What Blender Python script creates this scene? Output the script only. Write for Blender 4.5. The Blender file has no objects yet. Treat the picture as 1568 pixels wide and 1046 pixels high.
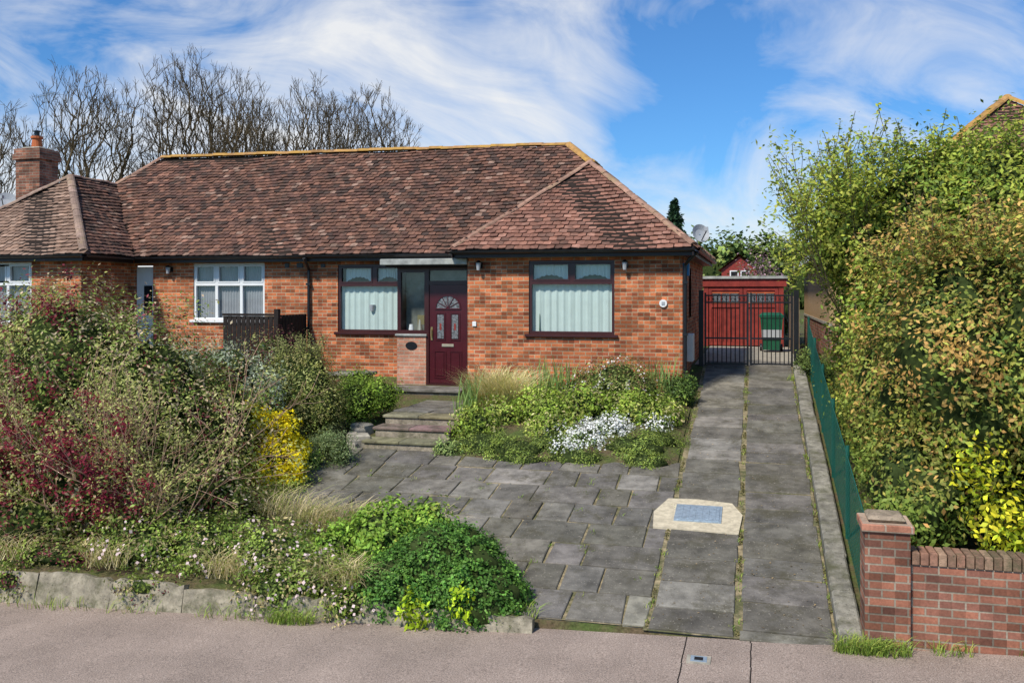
import bpy, math, random
import numpy as np
from mathutils import Vector, Matrix
random.seed(7)
RNG = np.random.default_rng(11)
scene = bpy.context.scene
COL = scene.collection

# ------------------------------------------------------------------ materials
def new_mat(name):
    m = bpy.data.materials.new(name); m.use_nodes = True
    nt = m.node_tree; nt.nodes.clear()
    out = nt.nodes.new('ShaderNodeOutputMaterial')
    return m, nt, out
def N(nt, t, **kw):
    n = nt.nodes.new(t)
    for k, v in kw.items(): setattr(n, k, v)
    return n
def rgb(c): return (c[0], c[1], c[2], 1.0)
def principled(nt, out, rough=.8, spec=.3):
    p = N(nt, 'ShaderNodeBsdfPrincipled'); p.inputs['Roughness'].default_value = rough
    p.inputs['Specular IOR Level'].default_value = spec
    nt.links.new(p.outputs[0], out.inputs[0]); return p
def noise(nt, vec, scale, detail=6, rough=.6, dist=0):
    n = N(nt, 'ShaderNodeTexNoise'); n.inputs['Scale'].default_value = scale
    n.inputs['Detail'].default_value = detail; n.inputs['Roughness'].default_value = rough
    n.inputs['Distortion'].default_value = dist
    nt.links.new(vec, n.inputs['Vector']); return n.outputs['Fac']
def maprange(nt, v, a, b, c=0, d=1):
    n = N(nt, 'ShaderNodeMapRange'); nt.links.new(v, n.inputs[0])
    for i, x in zip((1, 2, 3, 4), (a, b, c, d)): n.inputs[i].default_value = x
    return n.outputs[0]
def mathn(nt, op, a, b=None, c=None):
    n = N(nt, 'ShaderNodeMath', operation=op)
    for i, v in enumerate((a, b, c)):
        if v is None: continue
        if isinstance(v, (int, float)): n.inputs[i].default_value = v
        else: nt.links.new(v, n.inputs[i])
    return n.outputs[0]
def mixc(nt, fac, a, b, mode='MIX'):
    n = N(nt, 'ShaderNodeMix', data_type='RGBA', blend_type=mode)
    if isinstance(fac, (int, float)): n.inputs[0].default_value = fac
    else: nt.links.new(fac, n.inputs[0])
    for s, v in ((6, a), (7, b)):
        if isinstance(v, tuple): n.inputs[s].default_value = rgb(v)
        else: nt.links.new(v, n.inputs[s])
    return n.outputs[2]
def bump(nt, p, h, strength=.5, dist=.01):
    b = N(nt, 'ShaderNodeBump'); b.inputs['Strength'].default_value = strength
    b.inputs['Distance'].default_value = dist
    nt.links.new(h, b.inputs['Height']); nt.links.new(b.outputs[0], p.inputs['Normal'])
def objco(nt): return N(nt, 'ShaderNodeTexCoord').outputs['Object']

def simple(name, c, rough=.6, spec=.3, var=.25, scale=6, metallic=0):
    m, nt, out = new_mat(name); p = principled(nt, out, rough, spec)
    p.inputs['Metallic'].default_value = metallic
    co = objco(nt); f = noise(nt, co, scale)
    f2 = maprange(nt, f, .3, .7)
    lo = tuple(x * (1 - var) for x in c); hi = tuple(min(1, x * (1 + var)) for x in c)
    nt.links.new(mixc(nt, f2, lo, hi), p.inputs['Base Color']); return m

def brick_mat(name, c1, c2, mortar, bw=.23, rh=.078, ms=.009, dirt=.35, cell=(.5, 1.25)):
    m, nt, out = new_mat(name); p = principled(nt, out, .88, .2)
    co = objco(nt)
    s = N(nt, 'ShaderNodeSeparateXYZ'); nt.links.new(co, s.inputs[0])
    a = mathn(nt, 'ADD', s.outputs[0], s.outputs[1])
    c = N(nt, 'ShaderNodeCombineXYZ'); nt.links.new(a, c.inputs[0]); nt.links.new(s.outputs[2], c.inputs[1])
    b = N(nt, 'ShaderNodeTexBrick', offset=.5); nt.links.new(c.outputs[0], b.inputs['Vector'])
    b.inputs['Color1'].default_value = rgb(c1); b.inputs['Color2'].default_value = rgb(c2)
    b.inputs['Mortar'].default_value = rgb(mortar); b.inputs['Scale'].default_value = 1
    b.inputs['Mortar Size'].default_value = ms; b.inputs['Mortar Smooth'].default_value = .15
    b.inputs['Bias'].default_value = -.3
    b.inputs['Brick Width'].default_value = bw; b.inputs['Row Height'].default_value = rh
    row = mathn(nt, 'FLOOR', mathn(nt, 'DIVIDE', s.outputs[2], rh))
    odd = mathn(nt, 'MULTIPLY', mathn(nt, 'MODULO', mathn(nt, 'ABSOLUTE', row), 2.0), .5)
    colm = mathn(nt, 'FLOOR', mathn(nt, 'ADD', mathn(nt, 'DIVIDE', a, bw), odd))
    cc = N(nt, 'ShaderNodeCombineXYZ'); nt.links.new(row, cc.inputs[0]); nt.links.new(colm, cc.inputs[1])
    wn = N(nt, 'ShaderNodeTexWhiteNoise', noise_dimensions='2D'); nt.links.new(cc.outputs[0], wn.inputs['Vector'])
    cv = maprange(nt, wn.outputs['Value'], 0, 1, cell[0], cell[1])
    bc = mixc(nt, 1, b.outputs['Color'], cv, 'MULTIPLY')
    f = maprange(nt, noise(nt, co, 1.3, 5), .3, .7, 1 - dirt, 1.15)
    f2 = maprange(nt, noise(nt, co, 40, 3), .3, .7, .8, 1.15)
    x = mixc(nt, 1, bc, f, 'MULTIPLY'); x = mixc(nt, 1, x, f2, 'MULTIPLY')
    nt.links.new(x, p.inputs['Base Color'])
    inv = maprange(nt, b.outputs['Fac'], 0, 1, 1, 0)
    bump(nt, p, inv, .6, .01); return m

def attr_mat(name, rough=.85, var_scale=9, var=(.6, 1.35), moss=None, bumps=25, bstr=.5, bdist=.01, moss_rng=(.55, .68), spec=.25, streak=None, spots=None):
    m, nt, out = new_mat(name); p = principled(nt, out, rough, spec)
    at = N(nt, 'ShaderNodeAttribute', attribute_name='Col')
    co = objco(nt)
    f = maprange(nt, noise(nt, co, var_scale, 8, .65), .3, .7, var[0], var[1])
    x = mixc(nt, 1, at.outputs['Color'], f, 'MULTIPLY')
    if moss:
        mf = maprange(nt, noise(nt, co, 2.3, 9, .75), moss_rng[0], moss_rng[1], 0, .8)
        x = mixc(nt, mf, x, moss)
    if streak:
        mf = maprange(nt, noise(nt, co, 5.5, 10, .8), .6, .72, 0, .75)
        x = mixc(nt, mf, x, streak)
    if spots:
        mf = maprange(nt, noise(nt, co, 38, 2, .5), .66, .70, 0, .7)
        x = mixc(nt, mf, x, spots)
    nt.links.new(x, p.inputs['Base Color'])
    bump(nt, p, noise(nt, co, bumps, 6, .7), bstr, bdist); return m

def leaf_mat(name, trans=.3, rough=.55, gain=1.3):
    m, nt, out = new_mat(name)
    at = N(nt, 'ShaderNodeAttribute', attribute_name='Col')
    colr = mixc(nt, 1, at.outputs['Color'], (gain, gain, gain), 'MULTIPLY')
    p = N(nt, 'ShaderNodeBsdfPrincipled'); p.inputs['Roughness'].default_value = rough
    p.inputs['Specular IOR Level'].default_value = .25
    t = N(nt, 'ShaderNodeBsdfTranslucent'); mx = N(nt, 'ShaderNodeMixShader'); mx.inputs[0].default_value = trans
    nt.links.new(colr, p.inputs['Base Color']); nt.links.new(colr, t.inputs['Color'])
    nt.links.new(p.outputs[0], mx.inputs[1]); nt.links.new(t.outputs[0], mx.inputs[2]); nt.links.new(mx.outputs[0], out.inputs[0])
    return m

def glass_mat():
    m, nt, out = new_mat('window_glass')
    tr = N(nt, 'ShaderNodeBsdfTransparent'); tr.inputs[0].default_value = (.94, .96, .96, 1)
    g = N(nt, 'ShaderNodeBsdfGlossy'); g.inputs['Roughness'].default_value = .03
    lw = N(nt, 'ShaderNodeLayerWeight'); lw.inputs[0].default_value = .5
    pw = mathn(nt, 'POWER', lw.outputs['Facing'], 4.0)
    fac = mathn(nt, 'ADD', mathn(nt, 'MULTIPLY', pw, .7), .07)
    mx = N(nt, 'ShaderNodeMixShader'); nt.links.new(fac, mx.inputs[0])
    nt.links.new(tr.outputs[0], mx.inputs[1]); nt.links.new(g.outputs[0], mx.inputs[2]); nt.links.new(mx.outputs[0], out.inputs[0])
    return m

M = {}
M['brick'] = brick_mat('orange_brick', (.62, .19, .075), (.30, .075, .042), (.50, .35, .22), ms=.010, dirt=.25, cell=(.45, 1.2))
M['brick_pink'] = brick_mat('pink_brick', (.55, .25, .16), (.42, .18, .11), (.48, .38, .28), cell=(.8, 1.15))
M['brick_wall'] = brick_mat('garden_wall_brick', (.38, .155, .095), (.19, .09, .07), (.34, .28, .21), dirt=.5)
M['maroon'] = simple('maroon_upvc', (.05, .013, .013), .3, .5, .15)
M['door'] = simple('maroon_door', (.065, .009, .014), .28, .5, .15)
M['white'] = simple('white_upvc', (.78, .79, .78), .35, .4, .05)
M['black'] = simple('black_plastic', (.012, .012, .014), .35, .5, .3)
M['fascia'] = simple('dark_fascia', (.022, .012, .01), .4, .4, .3)
M['canopy'] = simple('canopy_board', (.34, .35, .32), .6, .3, .35)
M['curtain'] = simple('net_curtain', (.56, .66, .62), .9, .1, .05)
M['blind'] = simple('window_blind', (.30, .31, .33), .9, .1, .1)
M['dark'] = simple('dark_interior', (.02, .02, .022), .9, .1)
M['dim'] = simple('dim_interior', (.20, .215, .19), .9, .1, .6, 2)
M['glass'] = glass_mat()
M['tile'] = attr_mat('clay_roof_tiles', .9, 7, (.6, 1.35), None, 60, .6, .006, streak=(.26, .18, .13))
M['tile_moss'] = attr_mat('mossy_roof_tiles', .92, 7, (.5, 1.4), (.07, .05, .038), 60, .6, .006, (.47, .63), streak=(.30, .23, .16))
M['ridge'] = attr_mat('ridge_tiles', .9, 9, (.6, 1.3), (.50, .29, .06), 40, .5, .006, (.42, .58))
M['hip'] = attr_mat('hip_tiles', .9, 9, (.6, 1.3), (.30, .22, .12), 40, .5, .006, (.5, .65))
M['underroof'] = simple('roof_felt', (.03, .022, .018), .95, .1)
M['slab'] = attr_mat('paving_slabs', .88, 3.5, (.45, 1.4), (.08, .072, .045), 50, .9, .010, (.50, .64), streak=(.30, .26, .19), spots=(.34, .31, .25))
M['bed_sand'] = attr_mat('joint_sand', .95, 12, (.4, 1.5), (.06, .075, .025), 40, .8, .01, (.44, .56))
M['concrete'] = simple('weathered_concrete', (.34, .31, .25), .9, .15, .4, 7)
M['kerb'] = attr_mat('mossy_kerb', .92, 8, (.5, 1.4), (.09, .09, .045), 35, .7, .015, (.48, .62), streak=(.42, .37, .27), spots=(.06, .06, .04))
M['redpaint'] = simple('red_painted_timber', (.24, .035, .025), .5, .3, .3)
M['green_plastic'] = simple('green_bin_plastic', (.01, .09, .045), .4, .4, .2)
M['green_wire'] = simple('green_wire', (.01, .095, .07), .5, .4, .2)
M['pebble'] = simple('pebbledash', (.45, .30, .16), .95, .1, .35, 30)
M['timber'] = simple('weathered_timber', (.20, .15, .10), .9, .1, .4, 12)
M['darktimber'] = simple('dark_timber', (.024, .019, .017), .85, .2, .4, 12)
M['bark'] = simple('bark', (.13, .10, .06), .95, .1, .3, 8)
M['treebark'] = simple('bare_tree_bark', (.10, .075, .042), .95, .1, .35, 3)
M['twig'] = simple('pinkish_twigs', (.44, .28, .19), .9, .1, .35, 8)
M['metal'] = simple('galvanised_metal', (.36, .44, .50), .45, .5, .25, 20, .4)
M['dish'] = simple('dish_grey', (.36, .38, .40), .5, .4, .1)
M['leaf'] = leaf_mat('leaf')
M['petal'] = leaf_mat('petal', .2, .7, 1.0)
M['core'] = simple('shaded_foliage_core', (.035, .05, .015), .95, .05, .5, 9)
M['terracotta'] = simple('terracotta', (.45, .13, .05), .8, .2, .3)
M['blue'] = simple('blue_plastic', (.02, .2, .45), .4, .4, .1)
M['brass'] = simple('brass', (.6, .45, .2), .3, .5, .1, 6, .8)
M['gold'] = simple('letterplate', (.62, .55, .4), .35, .5, .1, 6, .6)

def ground_mat():
    m, nt, out = new_mat('garden_soil_and_grass'); p = principled(nt, out, .95, .1)
    co = objco(nt)
    f = maprange(nt, noise(nt, co, 1.8, 8, .7), .4, .6)
    x = mixc(nt, f, (.13, .095, .055), (.09, .12, .035))
    f2 = maprange(nt, noise(nt, co, 25, 5, .7), .3, .7, .5, 1.4)
    nt.links.new(mixc(nt, 1, x, f2, 'MULTIPLY'), p.inputs['Base Color'])
    bump(nt, p, noise(nt, co, 20, 6, .7), .8, .03); return m
M['ground'] = ground_mat()
def tarmac(name, c, speck):
    m, nt, out = new_mat(name); p = principled(nt, out, .9, .2)
    co = objco(nt)
    f = maprange(nt, noise(nt, co, 1.1, 6, .6), .3, .7, .78, 1.15)
    g = maprange(nt, noise(nt, co, 75, 3, .8), .36, .64, .5, 1.5)
    x = mixc(nt, 1, mixc(nt, 1, c, f, 'MULTIPLY'), g, 'MULTIPLY')
    sp = maprange(nt, noise(nt, co, 130, 2, .5), .64, .70)
    x = mixc(nt, sp, x, speck)
    st = maprange(nt, noise(nt, co, 3.0, 9, .8), .60, .7, 0, .5)
    x = mixc(nt, st, x, (c[0] * .5, c[1] * .5, c[2] * .45))
    nt.links.new(x, p.inputs['Base Color'])
    bump(nt, p, noise(nt, co, 90, 3, .8), .7, .007); return m
M['pave'] = tarmac('pink_tarmac', (.32, .25, .205), (.6, .54, .48))
M['road'] = tarmac('asphalt', (.06, .06, .06), (.2, .2, .2))

# ------------------------------------------------------------------ builders
def empty(name):
    e = bpy.data.objects.new(name, None); COL.objects.link(e); e.empty_display_size = .2; return e

class MB:
    def __init__(s): s.v = []; s.f = []; s.m = []; s.c = []; s.mats = []
    def mi(s, mat):
        if mat not in s.mats: s.mats.append(mat)
        return s.mats.index(mat)
    def face(s, pts, mat, col=(1, 1, 1)):
        b = len(s.v); s.v += [tuple(p) for p in pts]; s.f.append(tuple(range(b, b + len(pts)))); s.m.append(s.mi(mat)); s.c.append(col)
    def idx(s, verts, faces, mat, col=(1, 1, 1)):
        b = len(s.v); s.v += [tuple(p) for p in verts]; k = s.mi(mat)
        for f in faces: s.f.append(tuple(b + i for i in f)); s.m.append(k); s.c.append(col)
    def box(s, x0, x1, y0, y1, z0, z1, mat, col=(1, 1, 1), M4=None, bev=0):
        if bev:
            vs = []
            for z, e in ((z0, bev), (z0 + bev, 0), (z1 - bev, 0), (z1, bev)):
                vs += [(x0 + e, y0 + e, z), (x1 - e, y0 + e, z), (x1 - e, y1 - e, z), (x0 + e, y1 - e, z)]
            fs = [(3, 2, 1, 0), (12, 13, 14, 15)]
            for r in range(3):
                for i in range(4):
                    j = (i + 1) % 4; fs.append((r * 4 + i, r * 4 + j, r * 4 + 4 + j, r * 4 + 4 + i))
        else:
            vs = [(x, y, z) for z in (z0, z1) for x, y in ((x0, y0), (x1, y0), (x1, y1), (x0, y1))]
            fs = [(3, 2, 1, 0), (4, 5, 6, 7), (0, 1, 5, 4), (1, 2, 6, 5), (2, 3, 7, 6), (3, 0, 4, 7)]
        if M4 is not None: vs = [tuple(M4 @ Vector(v)) for v in vs]
        s.idx(vs, fs, mat, col)
    def tube(s, p0, p1, r0, r1, mat, n=8, col=(1, 1, 1), cap=True):
        p0 = Vector(p0); p1 = Vector(p1); d = (p1 - p0).normalized()
        a = d.orthogonal().normalized(); b = d.cross(a)
        vs = []
        for p, r in ((p0, r0), (p1, r1)):
            for i in range(n):
                t = 2 * math.pi * i / n; vs.append(p + (a * math.cos(t) + b * math.sin(t)) * r)
        fs = [(i, (i + 1) % n, n + (i + 1) % n, n + i) for i in range(n)]
        if cap: fs += [tuple(range(n))[::-1], tuple(range(n, 2 * n))]
        s.idx(vs, fs, mat, col)
    def build(s, name, parent=None, smooth=False):
        me = bpy.data.meshes.new(name); me.from_pydata(s.v, [], s.f)
        for m in s.mats: me.materials.append(m)
        me.polygons.foreach_set('material_index', s.m)
        a = me.attributes.new('Col', 'FLOAT_COLOR', 'FACE')
        arr = np.ones((len(s.f), 4), np.float32); arr[:, :3] = np.array(s.c, np.float32).reshape(-1, 3)
        a.data.foreach_set('color', arr.ravel())
        if smooth: me.polygons.foreach_set('use_smooth', [True] * len(s.f))
        me.update()
        o = bpy.data.objects.new(name, me); COL.objects.link(o)
        if parent: o.parent = parent
        return o

def np_mesh(name, verts, nper, cols, mat, parent=None, faces_local=None):
    Nn, k, _ = verts.shape
    fl = np.array(faces_local if faces_local else [list(range(k))])
    F = (np.arange(Nn)[:, None, None] * k + fl[None]).reshape(-1, fl.shape[1])
    me = bpy.data.meshes.new(name)
    me.vertices.add(Nn * k); me.vertices.foreach_set('co', verts.reshape(-1).astype(np.float32))
    me.loops.add(F.size); me.loops.foreach_set('vertex_index', F.ravel().astype(np.int32))
    me.polygons.add(len(F)); me.polygons.foreach_set('loop_start', (np.arange(len(F)) * fl.shape[1]).astype(np.int32))
    try: me.polygons.foreach_set('loop_total', np.full(len(F), fl.shape[1], np.int32))
    except Exception: pass
    a = me.attributes.new('Col', 'FLOAT_COLOR', 'FACE')
    c4 = np.ones((len(F), 4), np.float32); c4[:, :3] = np.repeat(cols, fl.shape[0], axis=0)
    a.data.foreach_set('color', c4.ravel())
    me.materials.append(mat); me.update(calc_edges=True); me.validate()
    o = bpy.data.objects.new(name, me); COL.objects.link(o)
    if parent: o.parent = parent
    return o

def unit(a): return a / (np.linalg.norm(a, axis=-1, keepdims=True) + 1e-9)

def leaf_quads(P, Nrm, size, aspect=.5, jit=.35):
    n = len(P); s = size * (1 + jit * RNG.uniform(-1, 1, (n, 1)))
    nr = unit(Nrm + RNG.normal(0, .55, (n, 3)))
    t = unit(np.cross(nr, RNG.normal(0, 1, (n, 3)))); b = np.cross(nr, t)
    w = s * aspect
    return np.stack([P - t * s * .5, P + b * w * .5 + nr * w * .12, P + t * s * .5, P - b * w * .5 + nr * w * .12], 1)

def clumps(blobs, n_clumps, per, spread, palette, shell=.62, zmin=None, flat=1.0, lumpk=1.0):
    B = np.array([b[:6] for b in blobs], float)
    vol = (B[:, 3] * B[:, 4] * B[:, 5]) ** .67; vol /= vol.sum()
    bi = RNG.choice(len(B), n_clumps, p=vol)
    d = unit(RNG.normal(0, 1, (n_clumps, 3)))
    ph = RNG.uniform(0, 6.28, 6)
    lump = 1 + lumpk * (.13 * np.sin(d[:, 0] * 5 + ph[0] + bi) + .11 * np.sin(d[:, 1] * 6 + ph[1]) + .1 * np.sin(d[:, 2] * 7 + ph[2] + bi * 2))
    rr = (shell + (1.02 - shell) * RNG.uniform(0, 1, n_clumps) ** .7) * lump
    C = B[bi, :3] + d * B[bi, 3:6] * rr[:, None]
    w = np.array([p[0] for p in palette], float)
    pal = np.array([p[1] for p in palette], float)
    ci = RNG.choice(len(palette), n_clumps, p=w / w.sum())
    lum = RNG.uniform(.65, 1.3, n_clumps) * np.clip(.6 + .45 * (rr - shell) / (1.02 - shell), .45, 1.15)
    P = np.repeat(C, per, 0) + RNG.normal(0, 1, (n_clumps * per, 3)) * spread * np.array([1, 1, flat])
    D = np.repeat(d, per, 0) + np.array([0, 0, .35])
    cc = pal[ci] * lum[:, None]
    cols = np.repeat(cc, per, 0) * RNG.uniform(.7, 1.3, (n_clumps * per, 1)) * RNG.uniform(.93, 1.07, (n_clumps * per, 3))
    if zmin is not None:
        k = P[:, 2] > (zmin(P[:, 0], P[:, 1]) if callable(zmin) else zmin); P, D, cols = P[k], D[k], cols[k]
    return P, D, cols

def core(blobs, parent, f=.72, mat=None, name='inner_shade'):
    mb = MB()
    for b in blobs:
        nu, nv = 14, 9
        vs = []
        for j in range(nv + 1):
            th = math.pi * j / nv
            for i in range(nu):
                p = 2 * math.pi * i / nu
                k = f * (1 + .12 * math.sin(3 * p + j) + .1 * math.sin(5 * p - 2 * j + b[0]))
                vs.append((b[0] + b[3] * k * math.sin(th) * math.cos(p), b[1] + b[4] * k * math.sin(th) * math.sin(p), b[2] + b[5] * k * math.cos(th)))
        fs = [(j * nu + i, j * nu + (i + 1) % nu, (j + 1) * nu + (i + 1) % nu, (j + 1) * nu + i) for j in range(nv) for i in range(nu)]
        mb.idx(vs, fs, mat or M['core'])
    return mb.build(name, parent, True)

def shrub(name, blobs, n_cl, per, spread, size, palette, aspect=.5, coref=.72, flowers=None, zmin=None, shell=.62, flat=1.0, lumpk=1.0):
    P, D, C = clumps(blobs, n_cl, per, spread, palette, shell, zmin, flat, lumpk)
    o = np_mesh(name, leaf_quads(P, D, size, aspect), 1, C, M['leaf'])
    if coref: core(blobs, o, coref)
    if flowers:
        fn, fper, fs, fc, fsp = flowers
        P, D, C = clumps([(b[0], b[1], b[2] + .02, b[3] * 1.06, b[4] * 1.06, b[5] * 1.08) for b in blobs], fn, fper, fsp, [(1, fc)], .95, zmin)
        C = np.array(fc)[None] * RNG.uniform(.8, 1.1, (len(P), 1))
        fo = np_mesh('flowers', leaf_quads(P, D, fs, .9), 1, C, M['petal'], o)
    return o

def blades(name, bases, h, lean, w, palette, parent=None, hj=.4):
    n = len(bases); b = np.array(bases, float)
    az = RNG.uniform(0, 6.283, n); H = h * (1 + hj * RNG.uniform(-1, 1, n)); L = lean * H * RNG.uniform(.2, 1.3, n)
    dx = np.stack([np.cos(az), np.sin(az), np.zeros(n)], 1); sd = np.stack([-np.sin(az + .6), np.cos(az + .6), np.zeros(n)], 1)
    rows = []
    for t, ww in ((0, 1), (.45, .85), (.8, .55), (1, .12)):
        c = b + dx * (L * t ** 1.9)[:, None] + np.array([0, 0, 1])[None] * (H * (t - .35 * lean * t ** 3))[:, None]
        rows += [c - sd * w * ww * .5, c + sd * w * ww * .5]
    V = np.stack(rows, 1)
    pal = np.array([p[1] for p in palette], float); wts = np.array([p[0] for p in palette], float)
    C = pal[RNG.choice(len(pal), n, p=wts / wts.sum())] * RNG.uniform(.7, 1.3, (n, 1))
    return np_mesh(name, V, 1, C, M['leaf'], parent, [[0, 1, 3, 2], [2, 3, 5, 4], [4, 5, 7, 6]])

def seg_mesh(name, segs, mat, parent=None, n=4):
    S = np.array([list(a) + list(b) + [r0, r1] for a, b, r0, r1 in segs], float)
    p0, p1, r0, r1 = S[:, :3], S[:, 3:6], S[:, 6:7], S[:, 7:8]
    d = unit(p1 - p0); ref = np.where(np.abs(d[:, 2:3]) > .9, np.array([[1., 0, 0]]), np.array([[0, 0, 1.]]))
    a = unit(np.cross(d, ref)); b = np.cross(d, a)
    V = []
    for p, r in ((p0, r0), (p1, r1)):
        for i in range(n):
            t = 2 * math.pi * i / n; V.append(p + (a * math.cos(t) + b * math.sin(t)) * r)
    V = np.stack(V, 1)
    return np_mesh(name, V, 1, np.ones((len(S), 3)), mat, parent, [[i, (i + 1) % n, n + (i + 1) % n, n + i] for i in range(n)])

def grow(segs, tips, p, d, L, r, depth, kids, spread, up=.12, shrink=.68, wig=.13, rmin=.006):
    steps = 3; r1 = max(rmin, r * .62); q = p
    pts = []
    for i in range(steps):
        d = (d + Vector((random.gauss(0, wig), random.gauss(0, wig), random.gauss(0, wig) + up * .5))).normalized()
        q2 = q + d * (L / steps)
        ra = r + (r1 - r) * i / steps; rb = r + (r1 - r) * (i + 1) / steps
        segs.append((tuple(q), tuple(q2), ra, rb)); q = q2; pts.append((q, d, rb))
    if depth == 0: tips.append(q); return
    k = random.choice(kids)
    for i in range(k):
        if i < 2: base, bd, br = pts[-1]
        else: base, bd, br = random.choice(pts[:-1])
        ax = bd.orthogonal().normalized(); ax.rotate(Matrix.Rotation(random.uniform(0, 6.283), 3, bd))
        ang = random.uniform(.4, 1.1) * spread * (.55 if i == 0 else 1)
        nd = bd.copy(); nd.rotate(Matrix.Rotation(ang, 3, ax))
        nd = (nd + Vector((0, 0, up))).normalized()
        grow(segs, tips, base, nd, L * shrink * random.uniform(.75, 1.2), max(rmin, br * random.uniform(.6, .85)), depth - 1, kids, spread, up, shrink, wig, rmin)

# ------------------------------------------------------------------ terrain
def pav_z(x): return .038 * (max(-15, min(5, x)) + .2)
def gz(x, y):
    if y <= 6.8: return -.5 - (.4 if x < -8 else 0)
    if y <= 9.27: return pav_z(x) - .006
    if y <= 20.6: return .163 * (y - 9.3)
    return 1.842
def gzv(x, y): return np.where(y < 9.27, .038 * (np.clip(x, -15, 5) + .2), np.clip(.163 * (y - 9.3), 0, 1.842))

mb = MB()
xs = [-900, -300, -100, -40, -25] + [x * .75 for x in range(-24, 17)] + [20, 50, 120, 300, 900]
ys = [-600, -100, -20, 0, 6.8, 6.81, 8, 9.27, 9.29] + [9.9 + .5 * i for i in range(22)] + [20.6, 22, 28, 40, 80, 160, 400, 1200]
vs = [(x, y, gz(x, y)) for y in ys for x in xs]
w = len(xs)
mb.idx(vs, [(j * w + i, j * w + i + 1, (j + 1) * w + i + 1, (j + 1) * w + i) for j in range(len(ys) - 1) for i in range(w - 1)], M['ground'])
mb.build('ground')
mb = MB()
px = [-40, -15] + [x * .5 for x in range(-29, 10)] + [5, 40]
for a, b in zip(px[:-1], px[1:]):
    mb.face([(a, 6.95, pav_z(a) - .002), (b, 6.95, pav_z(b) - .002), (b, 9.27, pav_z(b)), (a, 9.27, pav_z(a))], M['pave'])
for a, b in zip(px[:-1], px[1:]):
    mb.face([(a, 6.82, pav_z(a)), (b, 6.82, pav_z(b)), (b, 6.948, pav_z(b)), (a, 6.948, pav_z(a))], M['concrete'])
    mb.face([(a, 6.82, pav_z(a)), (b, 6.82, pav_z(b)), (b, 6.82, pav_z(b) - .13), (a, 6.82, pav_z(a) - .13)], M['concrete'])
for xx in (-.66, -.04):
    y = 7.0
    while y < 9.2:
        j0, j1 = random.gauss(0, .003), random.gauss(0, .003)
        mb.face([(xx - .006 + j0, y, pav_z(xx) + .001), (xx + .006 + j0, y, pav_z(xx) + .001), (xx + .006 + j1, y + .2, pav_z(xx) + .001), (xx - .006 + j1, y + .2, pav_z(xx) + .001)], M['darktimber']); y += .2
mb.build('pavement')
mb = MB()
for a, b in zip(px[:-1], px[1:]):
    mb.face([(a, -2, pav_z(a) - .13), (b, -2, pav_z(b) - .13), (b, 6.82, pav_z(b) - .13), (a, 6.82, pav_z(a) - .13)], M['road'])
mb.build('road')

# ------------------------------------------------------------------ paving slabs
def slab(mb, x0, x1, y0, y1, zf, col, th=.05, mat=None):
    cx, cy = (x0 + x1) / 2, (y0 + y1) / 2
    tz = random.gauss(0, .005); tx = random.gauss(0, .010); ty = random.gauss(0, .011); rot = random.gauss(0, .010)
    vs = []
    cj = [(random.gauss(0, .008), random.gauss(0, .008)) for _ in range(4)]
    for dz, e in ((-th, 0), (-.008, 0), (0, .009)):
        for (x, y), (jx, jy) in zip(((x0 + e, y0 + e), (x1 - e, y0 + e), (x1 - e, y1 - e), (x0 + e, y1 - e)), cj):
            rx, ry = x - cx + jx, y - cy + jy
            X = cx + rx - ry * rot; Y = cy + ry + rx * rot
            vs.append((X, Y, zf(X, Y) + dz + tz + rx * tx + ry * ty))
    fs = [(8, 9, 10, 11)]
    for r in range(2):
        for i in range(4):
            j = (i + 1) % 4; fs.append((r * 4 + i, r * 4 + j, r * 4 + 4 + j, r * 4 + 4 + i))
    mb.idx(vs, fs, mat or M['slab'], col)
def slabcol(b=1.0):
    g = random.uniform(.125, .195) * b
    if random.random() < .15: g *= 1.35
    return (g * 1.05, g * random.uniform(.95, .99), g * random.uniform(.77, .87))
zf = lambda x, y: .163 * (y - 9.3) + .035
def slope_sheet(mb, x0, x1, y0, y1, off, mat, col):
    mb.face([(x0, y0, zf(0, y0) + off), (x1, y0, zf(0, y0) + off), (x1, y1, zf(0, y1) + off), (x0, y1, zf(0, y1) + off)], mat, col)
mb = MB()
for x0, x1 in ((-1.04, -.20), (-.145, .745)):
    y = 9.29 + (0 if x0 < -.5 else .12)
    if x0 > -.5: slab(mb, x0, x1, 9.24, y - .02, zf, slabcol())
    while y < 20.4:
        d = random.choice((.6, .6, .45)) if y < 17 else .6
        if not (x0 < -.5 and 11.45 < y < 12.55): slab(mb, x0 + random.uniform(0, .02), x1 - random.uniform(0, .02), y, y + d - .028, zf, slabcol(.95))
        y += d
slope_sheet(mb, -1.10, .77, 9.26, 20.5, -.016, M['bed_sand'], (.30, .24, .14))
mb.build('driveway')
mb = MB()
y = 9.33
while y < 14.0:
    xl = -2.4 - max(0, (y - 9.4)) * 1.75
    xl = max(xl, -7.9)
    x = -1.09 - random.choice((0, 0, .25))
    if x < -1.12: slab(mb, x + .02, -1.09, y, y + .585, zf, slabcol())
    while x > xl:
        wd = random.choice((.45, .6, .6, .75, .9))
        slab(mb, x - wd + .028, x, y, y + .576, zf, slabcol(1.0)); x -= wd
    y += .607
mb.face([(-2.6, 9.32, zf(0, 9.32) - .021), (-1.10, 9.32, zf(0, 9.32) - .021), (-1.10, 14.2, zf(0, 14.2) - .021), (-8.3, 14.2, zf(0, 14.2) - .021), (-8.3, 12.6, zf(0, 12.6) - .021)], M['bed_sand'], (.30, .24, .14))
mb.build('patio_paving')
steps = empty('garden_steps')
mb = MB()
stone = (.24, .205, .155)
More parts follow.
